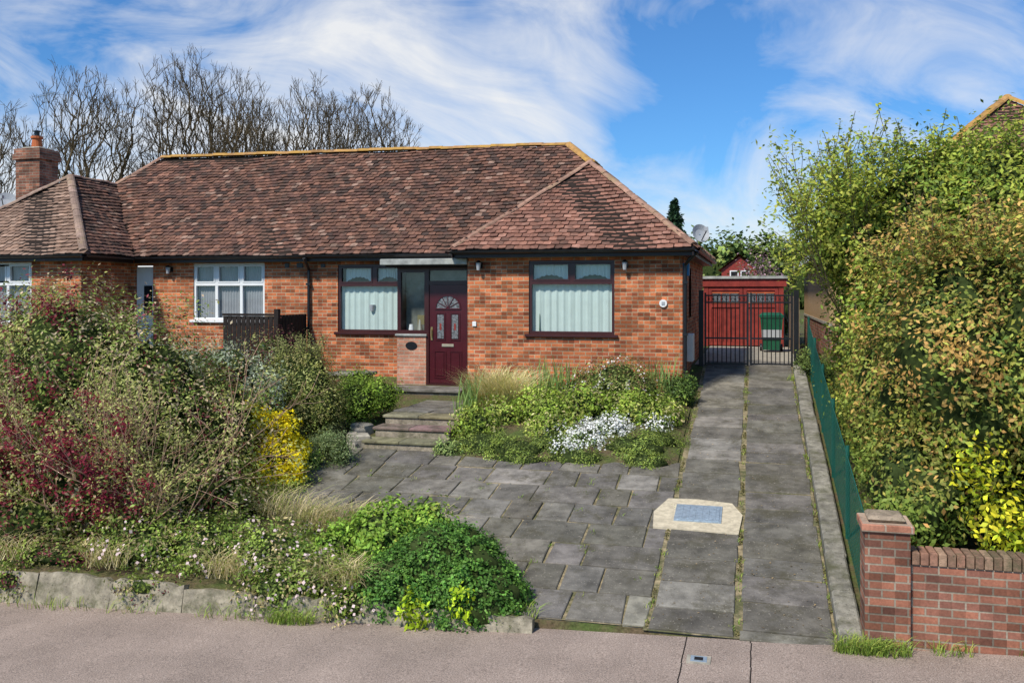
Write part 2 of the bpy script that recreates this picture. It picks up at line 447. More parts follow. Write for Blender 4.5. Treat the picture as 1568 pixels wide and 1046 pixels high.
for (yy, z0, z1) in ((14.12, .7, .96), (14.58, .9, 1.12), (15.02, 1.0, 1.27)):
    mb.box(-6.32, -4.98, yy + .03, yy + 1.0, z0, z1 - .055, M['kerb'], (.34, .29, .22))
    for a, b in ((-6.36, -5.7), (-5.69, -4.95)):
        mb.box(a, b, yy, yy + .44, z1 - .05, z1, M['slab'], tuple(c * random.uniform(.8, 1.1) for c in stone), bev=.01)
mb.box(-6.34, -4.96, 15.44, 17.9, 1.0, 1.25, M['kerb'], (.18, .17, .14))
y = 15.47
while y < 17.6:
    for a, b in ((-6.34, -5.67), (-5.65, -4.97)): slab(mb, a, b, y, y + .58, lambda x, y: 1.285, slabcol(1.1), .03)
    y += .6
mb.box(-7.3, -5.75, 17.55, 18.34, 1.1, 1.40, M['kerb'], (.2, .18, .15))
mb.box(-7.34, -5.73, 17.5, 18.30, 1.402, 1.46, M['slab'], (.2, .185, .16), bev=.01)
mb.build('steps', steps)
mb = MB(); mb.box(-8.1, -7.45, 16.6, 17.1, 1.1, 1.78, M['brick_wall']); mb.box(-8.17, -7.38, 16.54, 17.16, 1.782, 1.85, M['slab'], (.24, .22, .18), bev=.012); mb.build('low_garden_wall')
mb = MB()
for i in range(7):
    cx, cy = random.uniform(-7.0, -6.5), random.uniform(13.9, 15.0); s = random.uniform(.1, .2)
    mb.box(-s, s, -s * .7, s * .7, -.12, s * .9, M['concrete'], bev=.03, M4=Matrix.Translation((cx, cy, zf(cx, cy))) @ Matrix.Rotation(random.uniform(0, 3), 4, 'Z'))
mb.build('rockery_stones')
mb = MB()
y = 9.25
while y < 19.5:
    L = .9; h = .13
    x0, x1 = .775, 1.0
    z0, z1 = zf(0, y), zf(0, y + L - .015)
    j = random.uniform(-.012, .012)
    vs = []
    for zz, e in ((-.2, 0), (h - .02, 0), (h, .02)):
        for (x, yy, zb) in ((x0 + e, y, z0), (x1 - e, y, z0), (x1 - e, y + L - .015, z1), (x0 + e, y + L - .015, z1)): vs.append((x + j, yy, zb + zz))
    fs = [(8, 9, 10, 11)] + [(r * 4 + i, r * 4 + (i + 1) % 4, r * 4 + 4 + (i + 1) % 4, r * 4 + 4 + i) for r in range(2) for i in range(4)]
    g = random.uniform(.21, .30); mb.idx(vs, fs, M['kerb'], (g, g * .93, g * .76)); y += L
mb.build('driveway_kerb')
def tilt_box(mb, x0, x1, y0, y1, a, b, mat, col=(1, 1, 1)):
    vs = [(x, y, zf(x, y) + q) for q in (a, b) for x, y in ((x0, y0), (x1, y0), (x1, y1), (x0, y1))]
    mb.idx(vs, [(4, 5, 6, 7), (0, 1, 5, 4), (1, 2, 6, 5), (2, 3, 7, 6), (3, 0, 4, 7)], mat, col)
mh = empty('manhole_cover'); mb = MB()
pad = simple('pale_concrete', (.54, .47, .34), .9, .1, .25, 14)
vs = [(-1.26, 11.72), (-.2, 11.66), (-.16, 12.25), (-.3, 12.62), (-.75, 12.70), (-1.15, 12.68), (-1.3, 12.2)]
mb.idx([(x, y, zf(x, y) + .016) for x, y in vs] + [(x, y, zf(x, y) - .05) for x, y in vs], [tuple(range(7))] + [(i, (i + 1) % 7, 7 + (i + 1) % 7, 7 + i) for i in range(7)], pad)
mb.build('concrete_surround', mh)
mb = MB(); tilt_box(mb, -1.02, -.42, 11.93, 12.47, .017, .026, M['metal']); tilt_box(mb, -.99, -.45, 11.96, 12.44, .026, .034, M['metal'])
for i in range(6): tilt_box(mb, -.96 + i * .085, -.92 + i * .085, 12.0, 12.4, .034, .038, M['metal'])
mb.build('cover', mh)
mb = MB(); mb.box(-.62, -.40, 8.6, 8.78, -.03, .000, M['concrete']); mb.box(-.585, -.435, 8.625, 8.755, -.02, .004, M['metal']); mb.box(-.55, -.47, 8.655, 8.725, -.01, .007, M['dark']); mb.build('water_stopcock_cover')

# retaining wall of concrete slabs leaning against the bank
mb = MB(); x = -11.8
while x < -2.35:
    wdt = random.uniform(.7, 1.1); h = (.08 - pav_z(x)) * random.uniform(.86, 1.0)
    g = random.uniform(.27, .35)
    M4 = Matrix.Translation((x + wdt / 2, 9.13 + random.uniform(-.015, .015), pav_z(x) - .04)) @ Matrix.Rotation(random.gauss(0, .02), 4, 'Y') @ Matrix.Rotation(-random.uniform(.12, .28), 4, 'X') @ Matrix.Rotation(random.gauss(0, .02), 4, 'Z')
    n = 9; tops = [h + .04 + random.uniform(-.012, .008) - (.012 if i in (0, n) else 0) for i in range(n + 1)]; vs = []
    if random.random() < .4:
        for i in range(3): tops[i if random.random() < .5 else n - i] -= .05 - .015 * i
    for yy in (-.04, .06):
        for i in range(n + 1): X = -wdt / 2 + wdt * i / n; vs.append((X, yy, 0)); vs.append((X + random.uniform(-.006, .006), yy + random.uniform(0, .015), tops[i]))
    m_ = 2 * (n + 1); fs = []
    for i in range(n):
        a = 2 * i; fs += [(a, a + 2, a + 3, a + 1), (m_ + a, m_ + a + 2, m_ + a + 3, m_ + a + 1), (a + 1, a + 3, m_ + a + 3, m_ + a + 1)]
    fs += [(0, 1, m_ + 1, m_), (m_ - 2, m_ - 1, 2 * m_ - 1, 2 * m_ - 2)]
    mb.idx([tuple(M4 @ Vector(v)) for v in vs], fs, M['kerb'], (g * 1.05, g * .92, g * .68))
    x += wdt + .004
mb.face([(-12, 9.2, -.5), (-2.4, 9.2, -.15), (-2.4, 9.24, .02), (-12, 9.24, .02)], M['ground'])
mb.build('retaining_wall')

# ------------------------------------------------------------------ bungalow
house = empty('semi_detached_bungalow')
EV = 4.3; BASE = 1.2
def wall_front(mb, x0, x1, y, z0, z1, ops, mat, depth=.13):
    X = sorted({x0, x1} | {o[0] for o in ops} | {o[1] for o in ops}); Z = sorted({z0, z1} | {o[2] for o in ops} | {o[3] for o in ops})
    for a, b in zip(X[:-1], X[1:]):
        for c, d in zip(Z[:-1], Z[1:]):
            mx, mz = (a + b) / 2, (c + d) / 2
            if any(o[0] < mx < o[1] and o[2] < mz < o[3] for o in ops): continue
            mb.face([(a, y, c), (b, y, c), (b, y, d), (a, y, d)], mat)
    for a, b, c, d in [o[:4] for o in ops]:
        mb.face([(a, y, c), (a, y + depth, c), (a, y + depth, d), (a, y, d)], mat); mb.face([(b, y, c), (b, y + depth, c), (b, y + depth, d), (b, y, d)], mat)
        mb.face([(a, y, c), (b, y, c), (b, y + depth, c), (a, y + depth, c)], mat); mb.face([(a, y, d), (b, y, d), (b, y + depth, d), (a, y + depth, d)], mat)
OUR_MAIN = (-9.09, -7.55, 2.55, 4.06); OUR_BAY = (-4.40, -2.67, 2.60, 4.07)
N_MAIN = (-12.8, -10.93, 2.79, 4.12); N_BAY = (-17.9, -15.83, 2.75, 4.12); N_DOOR = (-14.42, -13.9, 1.6, 4.1)
mb = MB()
B = M['brick']
TOP = 4.25
wall_front(mb, -14.5, -5.69, 18.9, BASE, TOP, [OUR_MAIN, N_MAIN, N_DOOR], B)
wall_front(mb, -5.69, -1.355, 17.85, BASE, TOP, [OUR_BAY], B)
wall_front(mb, -18.85, -14.5, 17.2, BASE - .3, TOP, [N_BAY], B)
def sidewall(x, y0, y1): mb.face([(x, y0, BASE - .2), (x, y1, BASE - .2), (x, y1, TOP), (x, y0, TOP)], B)
mb.face([(-1.355, 17.85, BASE), (-1.355, 19.6, BASE), (-1.355, 19.6, TOP), (-1.355, 17.85, TOP)], B)
mb.face([(-1.355, 20.3, BASE), (-1.355, 24.9, BASE), (-1.355, 24.9, TOP), (-1.355, 20.3, TOP)], B)
mb.face([(-1.355, 19.6, BASE), (-1.355, 20.3, BASE), (-1.355, 20.3, 2.9), (-1.355, 19.6, 2.9)], B)
mb.face([(-1.355, 19.6, 3.95), (-1.355, 20.3, 3.95), (-1.355, 20.3, TOP), (-1.355, 19.6, TOP)], B)
sidewall(-5.69, 17.85, 18.9); sidewall(-14.5, 17.2, 18.9); sidewall(-18.85, 17.2, 24.9)
mb.face([(-18.85, 24.9, BASE), (-1.355, 24.9, BASE), (-1.355, 24.9, TOP), (-18.85, 24.9, TOP)], B)
mb.build('brick_walls', house)
mb = MB(); mb.box(-7.42, -6.76, 18.3, 18.88, BASE, 2.50, M['brick_pink']); mb.box(-7.45, -6.74, 18.26, 18.88, 2.502, 2.55, M['canopy'], bev=.008)
n = 24; vs = [(-7.09 + .13 * math.cos(6.283 * i / n), 18.285, 2.3 + .085 * math.sin(6.283 * i / n)) for i in range(n)] + [(-7.09 + .13 * math.cos(6.283 * i / n), 18.3, 2.3 + .085 * math.sin(6.283 * i / n)) for i in range(n)]
mb.idx(vs, [tuple(range(n))] + [(i, (i + 1) % n, n + (i + 1) % n, n + i) for i in range(n)], M['black'])
mb.build('porch_wall', house)

def window(nm, x0, x1, z0, z1, y, fr, transom, mull_top, mull_bot, curt, sill=True, fold=.14):
    mb = MB(); t = .055
    ya, yb_ = y + .025, y + .095
    mb.box(x0, x1, ya, yb_, z0, z0 + t, fr, bev=.008); mb.box(x0, x1, ya, yb_, z1 - t, z1, fr, bev=.008)
    mb.box(x0, x0 + t, ya, yb_, z0 + t, z1 - t, fr); mb.box(x1 - t, x1, ya, yb_, z0 + t, z1 - t, fr)
    if transom:
        mb.box(x0 + t, x1 - t, ya - .003, yb_, transom - .035, transom + .035, fr)
        for m_ in mull_top: mb.box(m_ - .04, m_ + .04, ya, yb_ - .002, transom + .035, z1 - t, fr)
        edges = [x0 + t] + [v for m_ in mull_top for v in (m_ - .04, m_ + .04)] + [x1 - t]
        for a, b in zip(edges[::2], edges[1::2]):
            zz0, zz1 = transom + .035, z1 - t
            for q in ((a, b, zz0, zz0 + .03), (a, b, zz1 - .03, zz1), (a, a + .03, zz0 + .03, zz1 - .03), (b - .03, b, zz0 + .03, zz1 - .03)): mb.box(q[0], q[1], ya - .012, yb_ - .02, q[2], q[3], fr)
    for m_ in mull_bot: mb.box(m_ - .035, m_ + .035, ya, yb_ - .002, z0 + t, (transom or z1) - .035, fr)
    if sill: mb.box(x0 - .07, x1 + .07, y - .06, y + .026, z0 - .06, z0 + .001, fr, bev=.01)
    mb.build(nm + '_frame', house)
    mb = MB(); mb.face([(x0 + .02, y + .06, z0 + .02), (x1 - .02, y + .06, z0 + .02), (x1 - .02, y + .06, z1 - .02), (x0 + .02, y + .06, z1 - .02)], M['glass']); mb.build(nm + '_glass', house)
    mb = MB(); n = int((x1 - x0) / .018)
    ctop = (transom - .02) if (transom and curt is M['curtain']) else z1 - .01
    rows = [z0 + .01, ctop]
    vs = []
    ph = random.uniform(0, 6)
    for z in rows:
        for i in range(n + 1):
            x = x0 + (x1 - x0) * i / n
            vs.append((x, y + .135 + .012 * math.sin(x * 6.28 / fold + ph + .9 * math.sin(x * 5)) + .005 * math.sin(x * 90), z))
    mb.idx(vs, [(i, i + 1, n + 2 + i, n + 1 + i) for i in range(n)], curt)
    o = mb.build(nm + '_curtain', house, True)
    mb = MB(); mb.box(x0 - .1, x1 + .1, y + .32, y + .34, z0 - .1, z1 + .08, M['dim']); mb.build(nm + '_room', house)
window('bay_window', *OUR_BAY, 17.85, M['maroon'], 3.63, [-3.53], [], M['curtain'], fold=.17)
window('front_window', *OUR_MAIN, 18.9, M['maroon'], 3.61, [-8.22], [], M['curtain'], fold=.17)
window('neighbour_window', *N_MAIN, 18.9, M['white'], 3.63, [-12.2, -11.55], [-12.2, -11.55], M['blind'], fold=.07)
window('neighbour_bay_window', *N_BAY, 17.2, M['white'], 3.63, [-16.5, -17.2], [-16.5, -17.2], M['blind'], fold=.07)
mb = MB()
for cx, w2, y, zt in ((-3.98, .36, 17.85, 4.0), (-3.1, .36, 17.85, 4.0), (-8.62, .32, 18.9, 4.0), (-7.9, .26, 18.9, 4.0)):
    n = 24
    for i in range(n):
        a = -1 + 2 * i / n; b = -1 + 2 * (i + 1) / n
        f = lambda q: zt - .22 - .12 * abs(q) ** 2 + .012 * math.sin(q * 22)
        g = lambda q: y + .11 + .008 * math.sin(q * 30)
        mb.face([(cx + a * w2, g(a), f(a)), (cx + b * w2, g(b), f(b)), (cx + b * w2, g(b), zt + .03), (cx + a * w2, g(a), zt + .03)], M['curtain'])
mb.build('window_valances', house)
mb = MB(); mb.box(-1.45, -1.385, 19.6, 20.3, 2.9, 3.95, M['maroon']); mb.face([(-1.38, 19.67, 2.97), (-1.38, 20.23, 2.97), (-1.38, 20.23, 3.88), (-1.38, 19.67, 3.88)], M['glass']); mb.build('side_window', house)
mb = MB(); mb.tube((-8.3, 19.005, 3.02), (-8.3, 19.005, 3.16), .05, .07, M['dish'], 10); mb.tube((-4.2, 17.955, 2.66), (-4.2, 17.955, 3.0), .012, .004, M['green_plastic'], 6); mb.build('sill_ornaments', house)

# porch joinery
mb = MB(); F = M['maroon']
y0, y1 = 18.32, 18.40
mb.box(-7.42, -7.34, y0, y1, 2.55, 3.98, F); mb.box(-7.34, -6.80, y0, y1, 3.86, 3.98, F); mb.box(-7.34, -6.80, y0, y1, 2.55, 2.63, F)
mb.box(-6.80, -6.70, y0 - .01, y1, 1.46, 3.98, F); mb.box(-5.86, -5.76, y0 - .01, y1, 1.46, 3.98, F); mb.box(-5.76, -5.692, y0 + .02, y1, 1.4, 3.98, F)
mb.box(-6.70, -5.86, y0, y1, 3.90, 3.98, F); mb.box(-6.70, -5.86, y0 - .005, y1, 3.60, 3.68, F); mb.box(-6.7, -5.86, y0 - .02, y1, 1.46, 1.51, F)
mb.box(-7.42, -7.34, y1, 18.88, 2.552, 3.97, F)
mb.build('porch_frame', house)
mb = MB(); mb.face([(-7.34, 18.36, 2.6), (-6.8, 18.36, 2.6), (-6.8, 18.36, 3.9), (-7.34, 18.36, 3.9)], M['glass']); mb.face([(-6.7, 18.36, 3.65), (-5.86, 18.36, 3.65), (-5.86, 18.36, 3.92), (-6.7, 18.36, 3.92)], M['glass']); mb.build('porch_glass', house)
mb = MB(); mb.box(-7.33, -5.8, 18.62, 18.66, 1.5, 3.97, M['dim']); mb.tube((-6.95, 18.45, 2.63), (-6.95, 18.45, 2.85), .06, .03, M['gold'], 10); mb.tube((-7.15, 18.45, 2.63), (-7.15, 18.45, 2.75), .06, .04, M['white'], 10); mb.box(-7.0, -6.85, 18.43, 18.45, 2.75, 2.95, M['brass']); mb.build('porch_interior', house)
mb = MB(); mb.box(-7.52, -5.695, 17.90, 18.895, 3.965, 4.00, M['darktimber']); mb.box(-7.60, -5.695, 17.80, 18.895, 4.002, 4.13, M['canopy'], bev=.012); mb.build('porch_canopy', house)
mb = MB(); D = M['door']
dx0, dx1, dz0, dz1, dy = -6.695, -5.865, 1.515, 3.595, 18.335
mb.box(dx0, dx1, dy, dy + .05, dz0, dz1, D)
cx = (dx0 + dx1) / 2
def raised(x0, x1, z0, z1):
    t = .022
    for q in ((x0, x1, z0, z0 + t), (x0, x1, z1 - t, z1), (x0, x0 + t, z0 + t, z1 - t), (x1 - t, x1, z0 + t, z1 - t)): mb.box(q[0], q[1], dy - .014, dy - .001, q[2], q[3], D)
    mb.box(x0 + .05, x1 - .05, dy - .012, dy - .001, z0 + .05, z1 - .05, D, bev=.005)
raised(cx - .31, cx - .04, 1.62, 2.2); raised(cx + .04, cx + .31, 1.62, 2.2)
dg_ = simple('leaded_door_glass', (.15, .16, .17), .2, .6, .8, 25)
for s in (-1, 1):
    x0, x1 = sorted((cx + s * .05, cx + s * .27)); raised(x0, x1, 2.42, 3.0)
    mb.face([(x0 + .04, dy - .016, 2.46), (x1 - .04, dy - .016, 2.46), (x1 - .04, dy - .016, 2.96), (x0 + .04, dy - .016, 2.96)], dg_)
    xm = (x0 + x1) / 2; mb.box(xm - .02, xm + .02, dy - .02, dy - .017, 2.64, 2.78, M['redpaint'])
nseg = 14; R = .26; zc = 3.1
for i in range(nseg):
    a, b = math.pi * i / nseg, math.pi * (i + 1) / nseg
    ca, sa, cb, sb = math.cos(a), math.sin(a), math.cos(b), math.sin(b)
    mb.face([(cx, dy - .004, zc), (cx + ca * R, dy - .004, zc + sa * R), (cx + cb * R, dy - .004, zc + sb * R)], dg_)
    mb.idx([(cx + ca * R, dy - .018, zc + sa * R), (cx + cb * R, dy - .018, zc + sb * R), (cx + cb * (R + .03), dy - .018, zc + sb * (R + .03)), (cx + ca * (R + .03), dy - .018, zc + sa * (R + .03)),
            (cx + ca * R, dy, zc + sa * R), (cx + cb * R, dy, zc + sb * R), (cx + cb * (R + .03), dy, zc + sb * (R + .03)), (cx + ca * (R + .03), dy, zc + sa * (R + .03))], [(0, 1, 2, 3), (0, 1, 5, 4), (2, 3, 7, 6)], D)
for a in (.5, 1.05, 1.57, 2.09, 2.64): mb.tube((cx, dy - .01, zc), (cx + R * math.cos(a), dy - .01, zc + R * math.sin(a)), .009, .009, D, 4)
mb.box(cx - .29, cx + .29, dy - .018, dy - .001, zc - .025, zc, D)
mb.box(cx - .13, cx + .13, dy - .018, dy - .001, 2.285, 2.345, M['gold'], bev=.005)
mb.tube((cx - .36, dy - .05, 2.5), (cx - .36, dy - .05, 2.66), .012, .012, M['brass']); mb.box(cx - .38, cx - .34, dy - .015, dy - .001, 2.42, 2.7, M['brass'])
mb.build('front_door', house)
mb = MB(); mb.box(N_DOOR[0] + .01, N_DOOR[1] - .01, 18.98, 19.04, 1.6, 4.05, M['white']); mb.box(N_DOOR[0] + .22, N_DOOR[1] - .08, 18.965, 18.98, 2.9, 3.6, M['dark'], bev=.004); mb.box(-14.35, -14.0, 18.96, 18.98, 1.8, 2.6, M['white'], bev=.005)
mb.build('neighbour_door', house)

# ---- roof
RZ = 7.0; RX = -4.4; LX = -15.8; RY = 21.9; OY = 18.6; by = 25.2
k = (RZ - EV) / 3.3
A1 = (-3.525, 19.995, EV + k * 2.425); J1 = (-3.525, 21.025, EV + k * 2.425)
A2 = (-16.65, 19.37, EV + k * 2.45 + .02); J2 = (-16.65, 21.05, EV + k * 2.45)
RL = (LX, RY, RZ + .12); RR = (RX, RY, RZ)
faces = {
 'main': [(-14.2, OY, EV), (-5.95, OY, EV), J1, RR, RL, J2],
 'bayf': [(-5.95, 17.57, EV), (-1.1, 17.57, EV), A1],
 'bayl': [(-5.95, OY, EV), (-5.95, 17.57, EV), A1, J1],
 'right': [(-1.1, 17.57, EV), (-1.1, by, EV), RR, J1, A1],
 'back': [(-1.1, by, EV), (-19.1, by, EV), RL, RR],
 'left': [(-19.1, by, EV), (-19.1, 16.92, EV), A2, J2, RL],
 'nbf': [(-19.1, 16.92, EV), (-14.2, 16.92, EV), A2],
 'nbr': [(-14.2, 16.92, EV), (-14.2, OY, EV), J2, A2]}
mb = MB()
for kf, poly in faces.items(): mb.face(poly, M['underroof'])
mb.build('roof_deck', house)
def pip(p, poly):
    x, y = p; c = False; n = len(poly)
    for i in range(n):
        x1, y1 = poly[i]; x2, y2 = poly[(i + 1) % n]
        if (y1 > y) != (y2 > y) and x < (x2 - x1) * (y - y1) / (y2 - y1) + x1: c = not c
    return c
def tile_face(mb, poly, pal, mat, gauge=.135, tw=.165, rough=1.0):
    P = [Vector(p) for p in poly]; o = P[0]; e = (P[1] - P[0]); e.z = 0; e.normalize()
    nrm = Vector((0, 0, 0))
    for i in range(1, len(P) - 1): nrm += (P[i] - o).cross(P[i + 1] - o)
    nrm.normalize()
    if nrm.z < 0: nrm = -nrm
    s = nrm.cross(e)
    if s.z < 0: s = -s
    uv = [((p - o).dot(e), (p - o).dot(s)) for p in P]
    u0, u1 = min(a for a, b in uv), max(a for a, b in uv); v1 = max(b for a, b in uv)
    r = 0; v = -.05
    wv = lambda a, b: .018 * math.sin(a * 1.3 + b) + .012 * math.sin(a * 3.1 + 2 * b)
    while v < v1:
        u = u0 - (tw / 2 if r % 2 else 0)
        while u < u1:
            if pip((u + tw / 2, max(.01, v + gauge * .5)), uv):
                j = lambda q: random.gauss(0, q * rough)
                lift = .030 + abs(j(.008)); up = gauge + .03; g = .005
                du = j(.004); sk = j(.006); dv = j(.006); w0 = wv(u, v)
                def pt(a, b, h): return o + e * (u + a + du) + s * (v + b + dv) + nrm * (h + w0)
                t1, t2 = lift + j(.004), lift + j(.004)
                vs = [pt(g, sk, t1), pt(tw * .5, sk * .5 - .016, max(t1, t2) + .003), pt(tw - g, -sk, t2), pt(tw - g, up, .006), pt(g, up, .006),
                      pt(g, sk, t1 - .022), pt(tw * .5, sk * .5 - .016, max(t1, t2) - .02), pt(tw - g, -sk, t2 - .022)]
                c = random.choices(pal[0], pal[1])[0]; bb = random.uniform(.78, 1.22)
                mb.idx(vs, [(0, 1, 2, 3, 4), (5, 6, 1, 0), (6, 7, 2, 1), (0, 4, 5), (2, 7, 3)], mat, tuple(x * bb for x in c))
            u += tw
        v += gauge; r += 1
palA = ([(.185, .092, .062), (.135, .07, .052), (.25, .125, .085), (.30, .19, .14), (.072, .045, .036)], [5, 5, 3, 1, 2])
palB = ([(.27, .13, .09), (.215, .105, .075), (.31, .16, .115), (.16, .085, .062)], [5, 4, 2, 2])
palC = ([(.29, .185, .13), (.22, .14, .10), (.33, .22, .16)], [4, 4, 2])
mb = MB()
for n_, pal, mt in (('main', palA, 'tile_moss'), ('bayl', palB, 'tile'), ('bayf', palB, 'tile'), ('right', palB, 'tile'), ('nbf', palC, 'tile'), ('nbr', palA, 'tile_moss'), ('left', palC, 'tile')):
    tile_face(mb, faces[n_], pal, M[mt])
mb.build('roof_tiles', house)
def ridge_line(mb, a, b, col, r=.11, L=.32, mat=None):
    a, b = Vector(a), Vector(b); D_ = (b - a); n = max(1, int(D_.length / L)); d = D_.normalized()
    sd = d.cross(Vector((0, 0, 1))).normalized(); up = sd.cross(d)
    for i in range(n):
        p = a + D_ * (i / n); q = a + D_ * ((i + 1.06) / n); m_ = 7; vs = []
        jz = random.uniform(-.01, .012)
        for pp, rr in ((p, r), (q, r * .93)):
            for t in range(m_):
                an = math.pi * t / (m_ - 1); vs.append(pp + sd * math.cos(an) * rr * 1.1 + up * (math.sin(an) * rr * .75 - .01 + jz))
        g = random.uniform(.75, 1.2)
        mb.idx(vs, [(t, t + 1, m_ + t + 1, m_ + t) for t in range(m_ - 1)] + [tuple(range(m_)), tuple(range(m_, 2 * m_))], mat or M['hip'], tuple(c * g for c in col))
mb = MB(); up = lambda p: (p[0], p[1], p[2] + .035)
oc = (.40, .22, .09); pk = (.36, .21, .15); RM = M['ridge']
ridge_line(mb, up(RL), up(RR), oc, mat=RM); ridge_line(mb, up(RR), up(J1), oc, mat=RM); ridge_line(mb, up(J1), up(A1), oc, mat=RM)
ridge_line(mb, up((-1.12, 17.6, EV)), up(A1), pk, .08); ridge_line(mb, up((-5.93, 17.6, EV)), up(A1), pk, .075)
ridge_line(mb, up((-1.12, by, EV)), up(RR), pk); ridge_line(mb, up(RL), up(J2), pk, .09); ridge_line(mb, up(J2), up(A2), pk, .09)
ridge_line(mb, up((-14.22, 16.95, EV)), up(A2), (.32, .22, .17), .09); ridge_line(mb, up((-19.08, 16.95, EV)), up(A2), (.32, .22, .17), .09)
mb.build('ridge_tiles', house)
mb = MB()
def eave(a, b, out):
    (xa, ya), (xb, yb_) = a, b
    ox, oy = out
    z = EV
    def bx(o0, o1, z0, z1, mat):
        xs_ = sorted([xa + ox * o0, xb + ox * o1]) if ox else sorted([xa, xb]); ys_ = sorted([ya + oy * o0, yb_ + oy * o1]) if oy else sorted([ya, yb_])
        mb.box(xs_[0], xs_[1], ys_[0], ys_[1], z0, z1, mat)
    bx(-.045, -.02, z - .17, z - .01, M['fascia'])
    n = 8
    d = Vector((xb - xa, yb_ - ya, 0)).normalized(); o_ = Vector((ox, oy, 0)); c0 = Vector((xa, ya, z - .04)) + o_ * .045; c1 = Vector((xb, yb_, z - .04)) + o_ * .045
    vs = []
    for c in (c0, c1):
        for i in range(n + 1):
            t = math.pi + math.pi * i / n; vs.append(c + o_ * (math.cos(t) * .06) + Vector((0, 0, math.sin(t) * .06)))
    mb.idx(vs, [(i, i + 1, n + 2 + i, n + 1 + i) for i in range(n)], M['black'])
eave((-5.95, 17.57), (-1.1, 17.57), (0, -1)); eave((-14.2, OY), (-5.95, OY), (0, -1)); eave((-19.1, 16.92), (-14.2, 16.92), (0, -1))
eave((-1.1, 17.5), (-1.1, by), (1, 0)); eave((-14.2, 16.9), (-14.2, OY), (1, 0)); eave((-5.95, 17.5), (-5.95, OY), (-1, 0))
so = M['fascia']
for x0, x1, ya, yb_ in ((-5.93, -1.12, 17.6, 17.86), (-14.2, -5.69, 18.63, 18.91), (-19.1, -14.2, 16.95, 17.21), (-1.36, -1.125, 17.86, 25), (-14.51, -14.225, 17.21, 18.6), (-5.92, -5.69, 17.86, 18.62)):
    mb.box(x0, x1, ya, yb_, EV - .155, EV - .14, so)
def pipe(pts, r=.035):
    for a, b in zip(pts[:-1], pts[1:]): mb.tube(a, b, r, r, M['black'], 10)
pipe([(-9.72, 18.5, 4.2), (-9.72, 18.6, 4.1), (-9.78, 18.84, 3.95), (-9.78, 18.84, 1.4)])
pipe([(-1.05, 17.6, 4.2), (-1.22, 17.72, 4.05), (-1.30, 17.80, 3.95), (-1.30, 17.80, 1.35)])
for z in (3.6, 2.6, 1.8): mb.box(-9.83, -9.73, 18.79, 18.89, z, z + .05, M['black']); mb.box(-1.35, -1.25, 17.75, 17.84, z, z + .05, M['black'])
mb.build('gutters_and_downpipes', house)
mb = MB()
def lamp(x, y, z):
    mb.box(x - .05, x + .05, y - .02, y, z - .06, z + .06, M['black'], bev=.005); mb.tube((x, y - .02, z), (x, y - .12, z + .03), .015, .015, M['black']); mb.tube((x, y - .13, z - .1), (x, y - .13, z + .05), .035, .055, M['dish'], 8); mb.tube((x, y - .13, z + .05), (x, y - .13, z + .1), .07, .02, M['black'], 8)
lamp(-5.42, 17.85, 3.98); lamp(-2.45, 17.85, 3.97); lamp(-13.4, 18.9, 3.98)
mb.tube((-1.72, 17.81, 3.22), (-1.72, 17.85, 3.22), .075, .075, M['white'], 18); mb.box(-1.75, -1.69, 17.8, 17.811, 3.19, 3.25, M['dish'])
mb.box(-5.58, -5.5, 17.82, 17.85, 2.74, 2.84, M['white'], bev=.006)
mb.box(-4.95, -4.7, 17.835, 17.85, 1.72, 1.86, M['terracotta'])
for i in range(4): mb.box(-4.93, -4.72, 17.828, 17.836, 1.735 + i * .03, 1.75 + i * .03, M['dark'])
mb.box(-10.1, -9.95, 18.87, 18.9, 4.0, 4.1, M['black']); mb.box(-9.5, -9.4, 18.87, 18.9, 4.0, 4.08, M['black']); mb.box(-10.4, -10.3, 18.87, 18.9, 4.0, 4.1, M['black'])
mb.box(-1.355, -1.20, 18.55, 19.0, 2.05, 2.6, M['white'], bev=.01)
mb.box(-1.355, -1.24, 17.95, 18.2, 3.75, 4.0, M['blue'], bev=.01)
mb.build('wall_fittings', house)
def dish(name, c, r, aim):
    mb = MB(); aim = Vector(aim).normalized(); a = aim.orthogonal().normalized(); b = aim.cross(a); c = Vector(c)
    vs = [c - aim * .05]; n = 20
    for j, (rr, h) in enumerate(((.5, -.035), (1, .02))):
        for i in range(n): t = 6.283 * i / n; vs.append(c + (a * math.cos(t) + b * math.sin(t)) * r * rr + aim * h)
    fs = [(0, 1 + i, 1 + (i + 1) % n) for i in range(n)] + [(1 + i, 1 + (i + 1) % n, n + 1 + (i + 1) % n, n + 1 + i) for i in range(n)]
    mb.idx(vs, fs, M['dish']); mb.tube(c + Vector((0, 0, -r)), c + aim * r * 1.3 + Vector((0, 0, -.05)), .012, .012, M['black']); mb.box(-.04, .04, -.04, .04, -.04, .04, M['dish'], M4=Matrix.Translation(c + aim * r * 1.3))
    mb.tube(c - aim * .04, c - aim * .15 + Vector((0, 0, -.05)), .02, .02, M['metal']); mb.tube(c - aim * .15 + Vector((0, 0, -.05)), c - aim * .15 + Vector((0, 0, -.5)), .018, .018, M['metal'])
    return mb.build(name, house)
dish('satellite_dish', (-1.12, 19.7, 4.68), .2, (.5, -.8, .3)); dish('satellite_dish_left', (-20.2, 21.0, 5.9), .35, (.5, -.8, .35))
mb = MB(); cx, cy = -19.6, 21.5
mb.box(cx - .4, cx + .4, cy - .35, cy + .35, 1.2, 7.15, M['brick_wall']); mb.box(cx - .46, cx + .46, cy - .41, cy + .41, 7.152, 7.3, M['brick_wall']); mb.box(cx - .43, cx + .43, cy - .38, cy + .38, 7.302, 7.45, M['brick_wall'])
mb.box(cx - .3, cx + .3, cy - .25, cy + .25, 7.452, 7.52, M['concrete'], bev=.03)
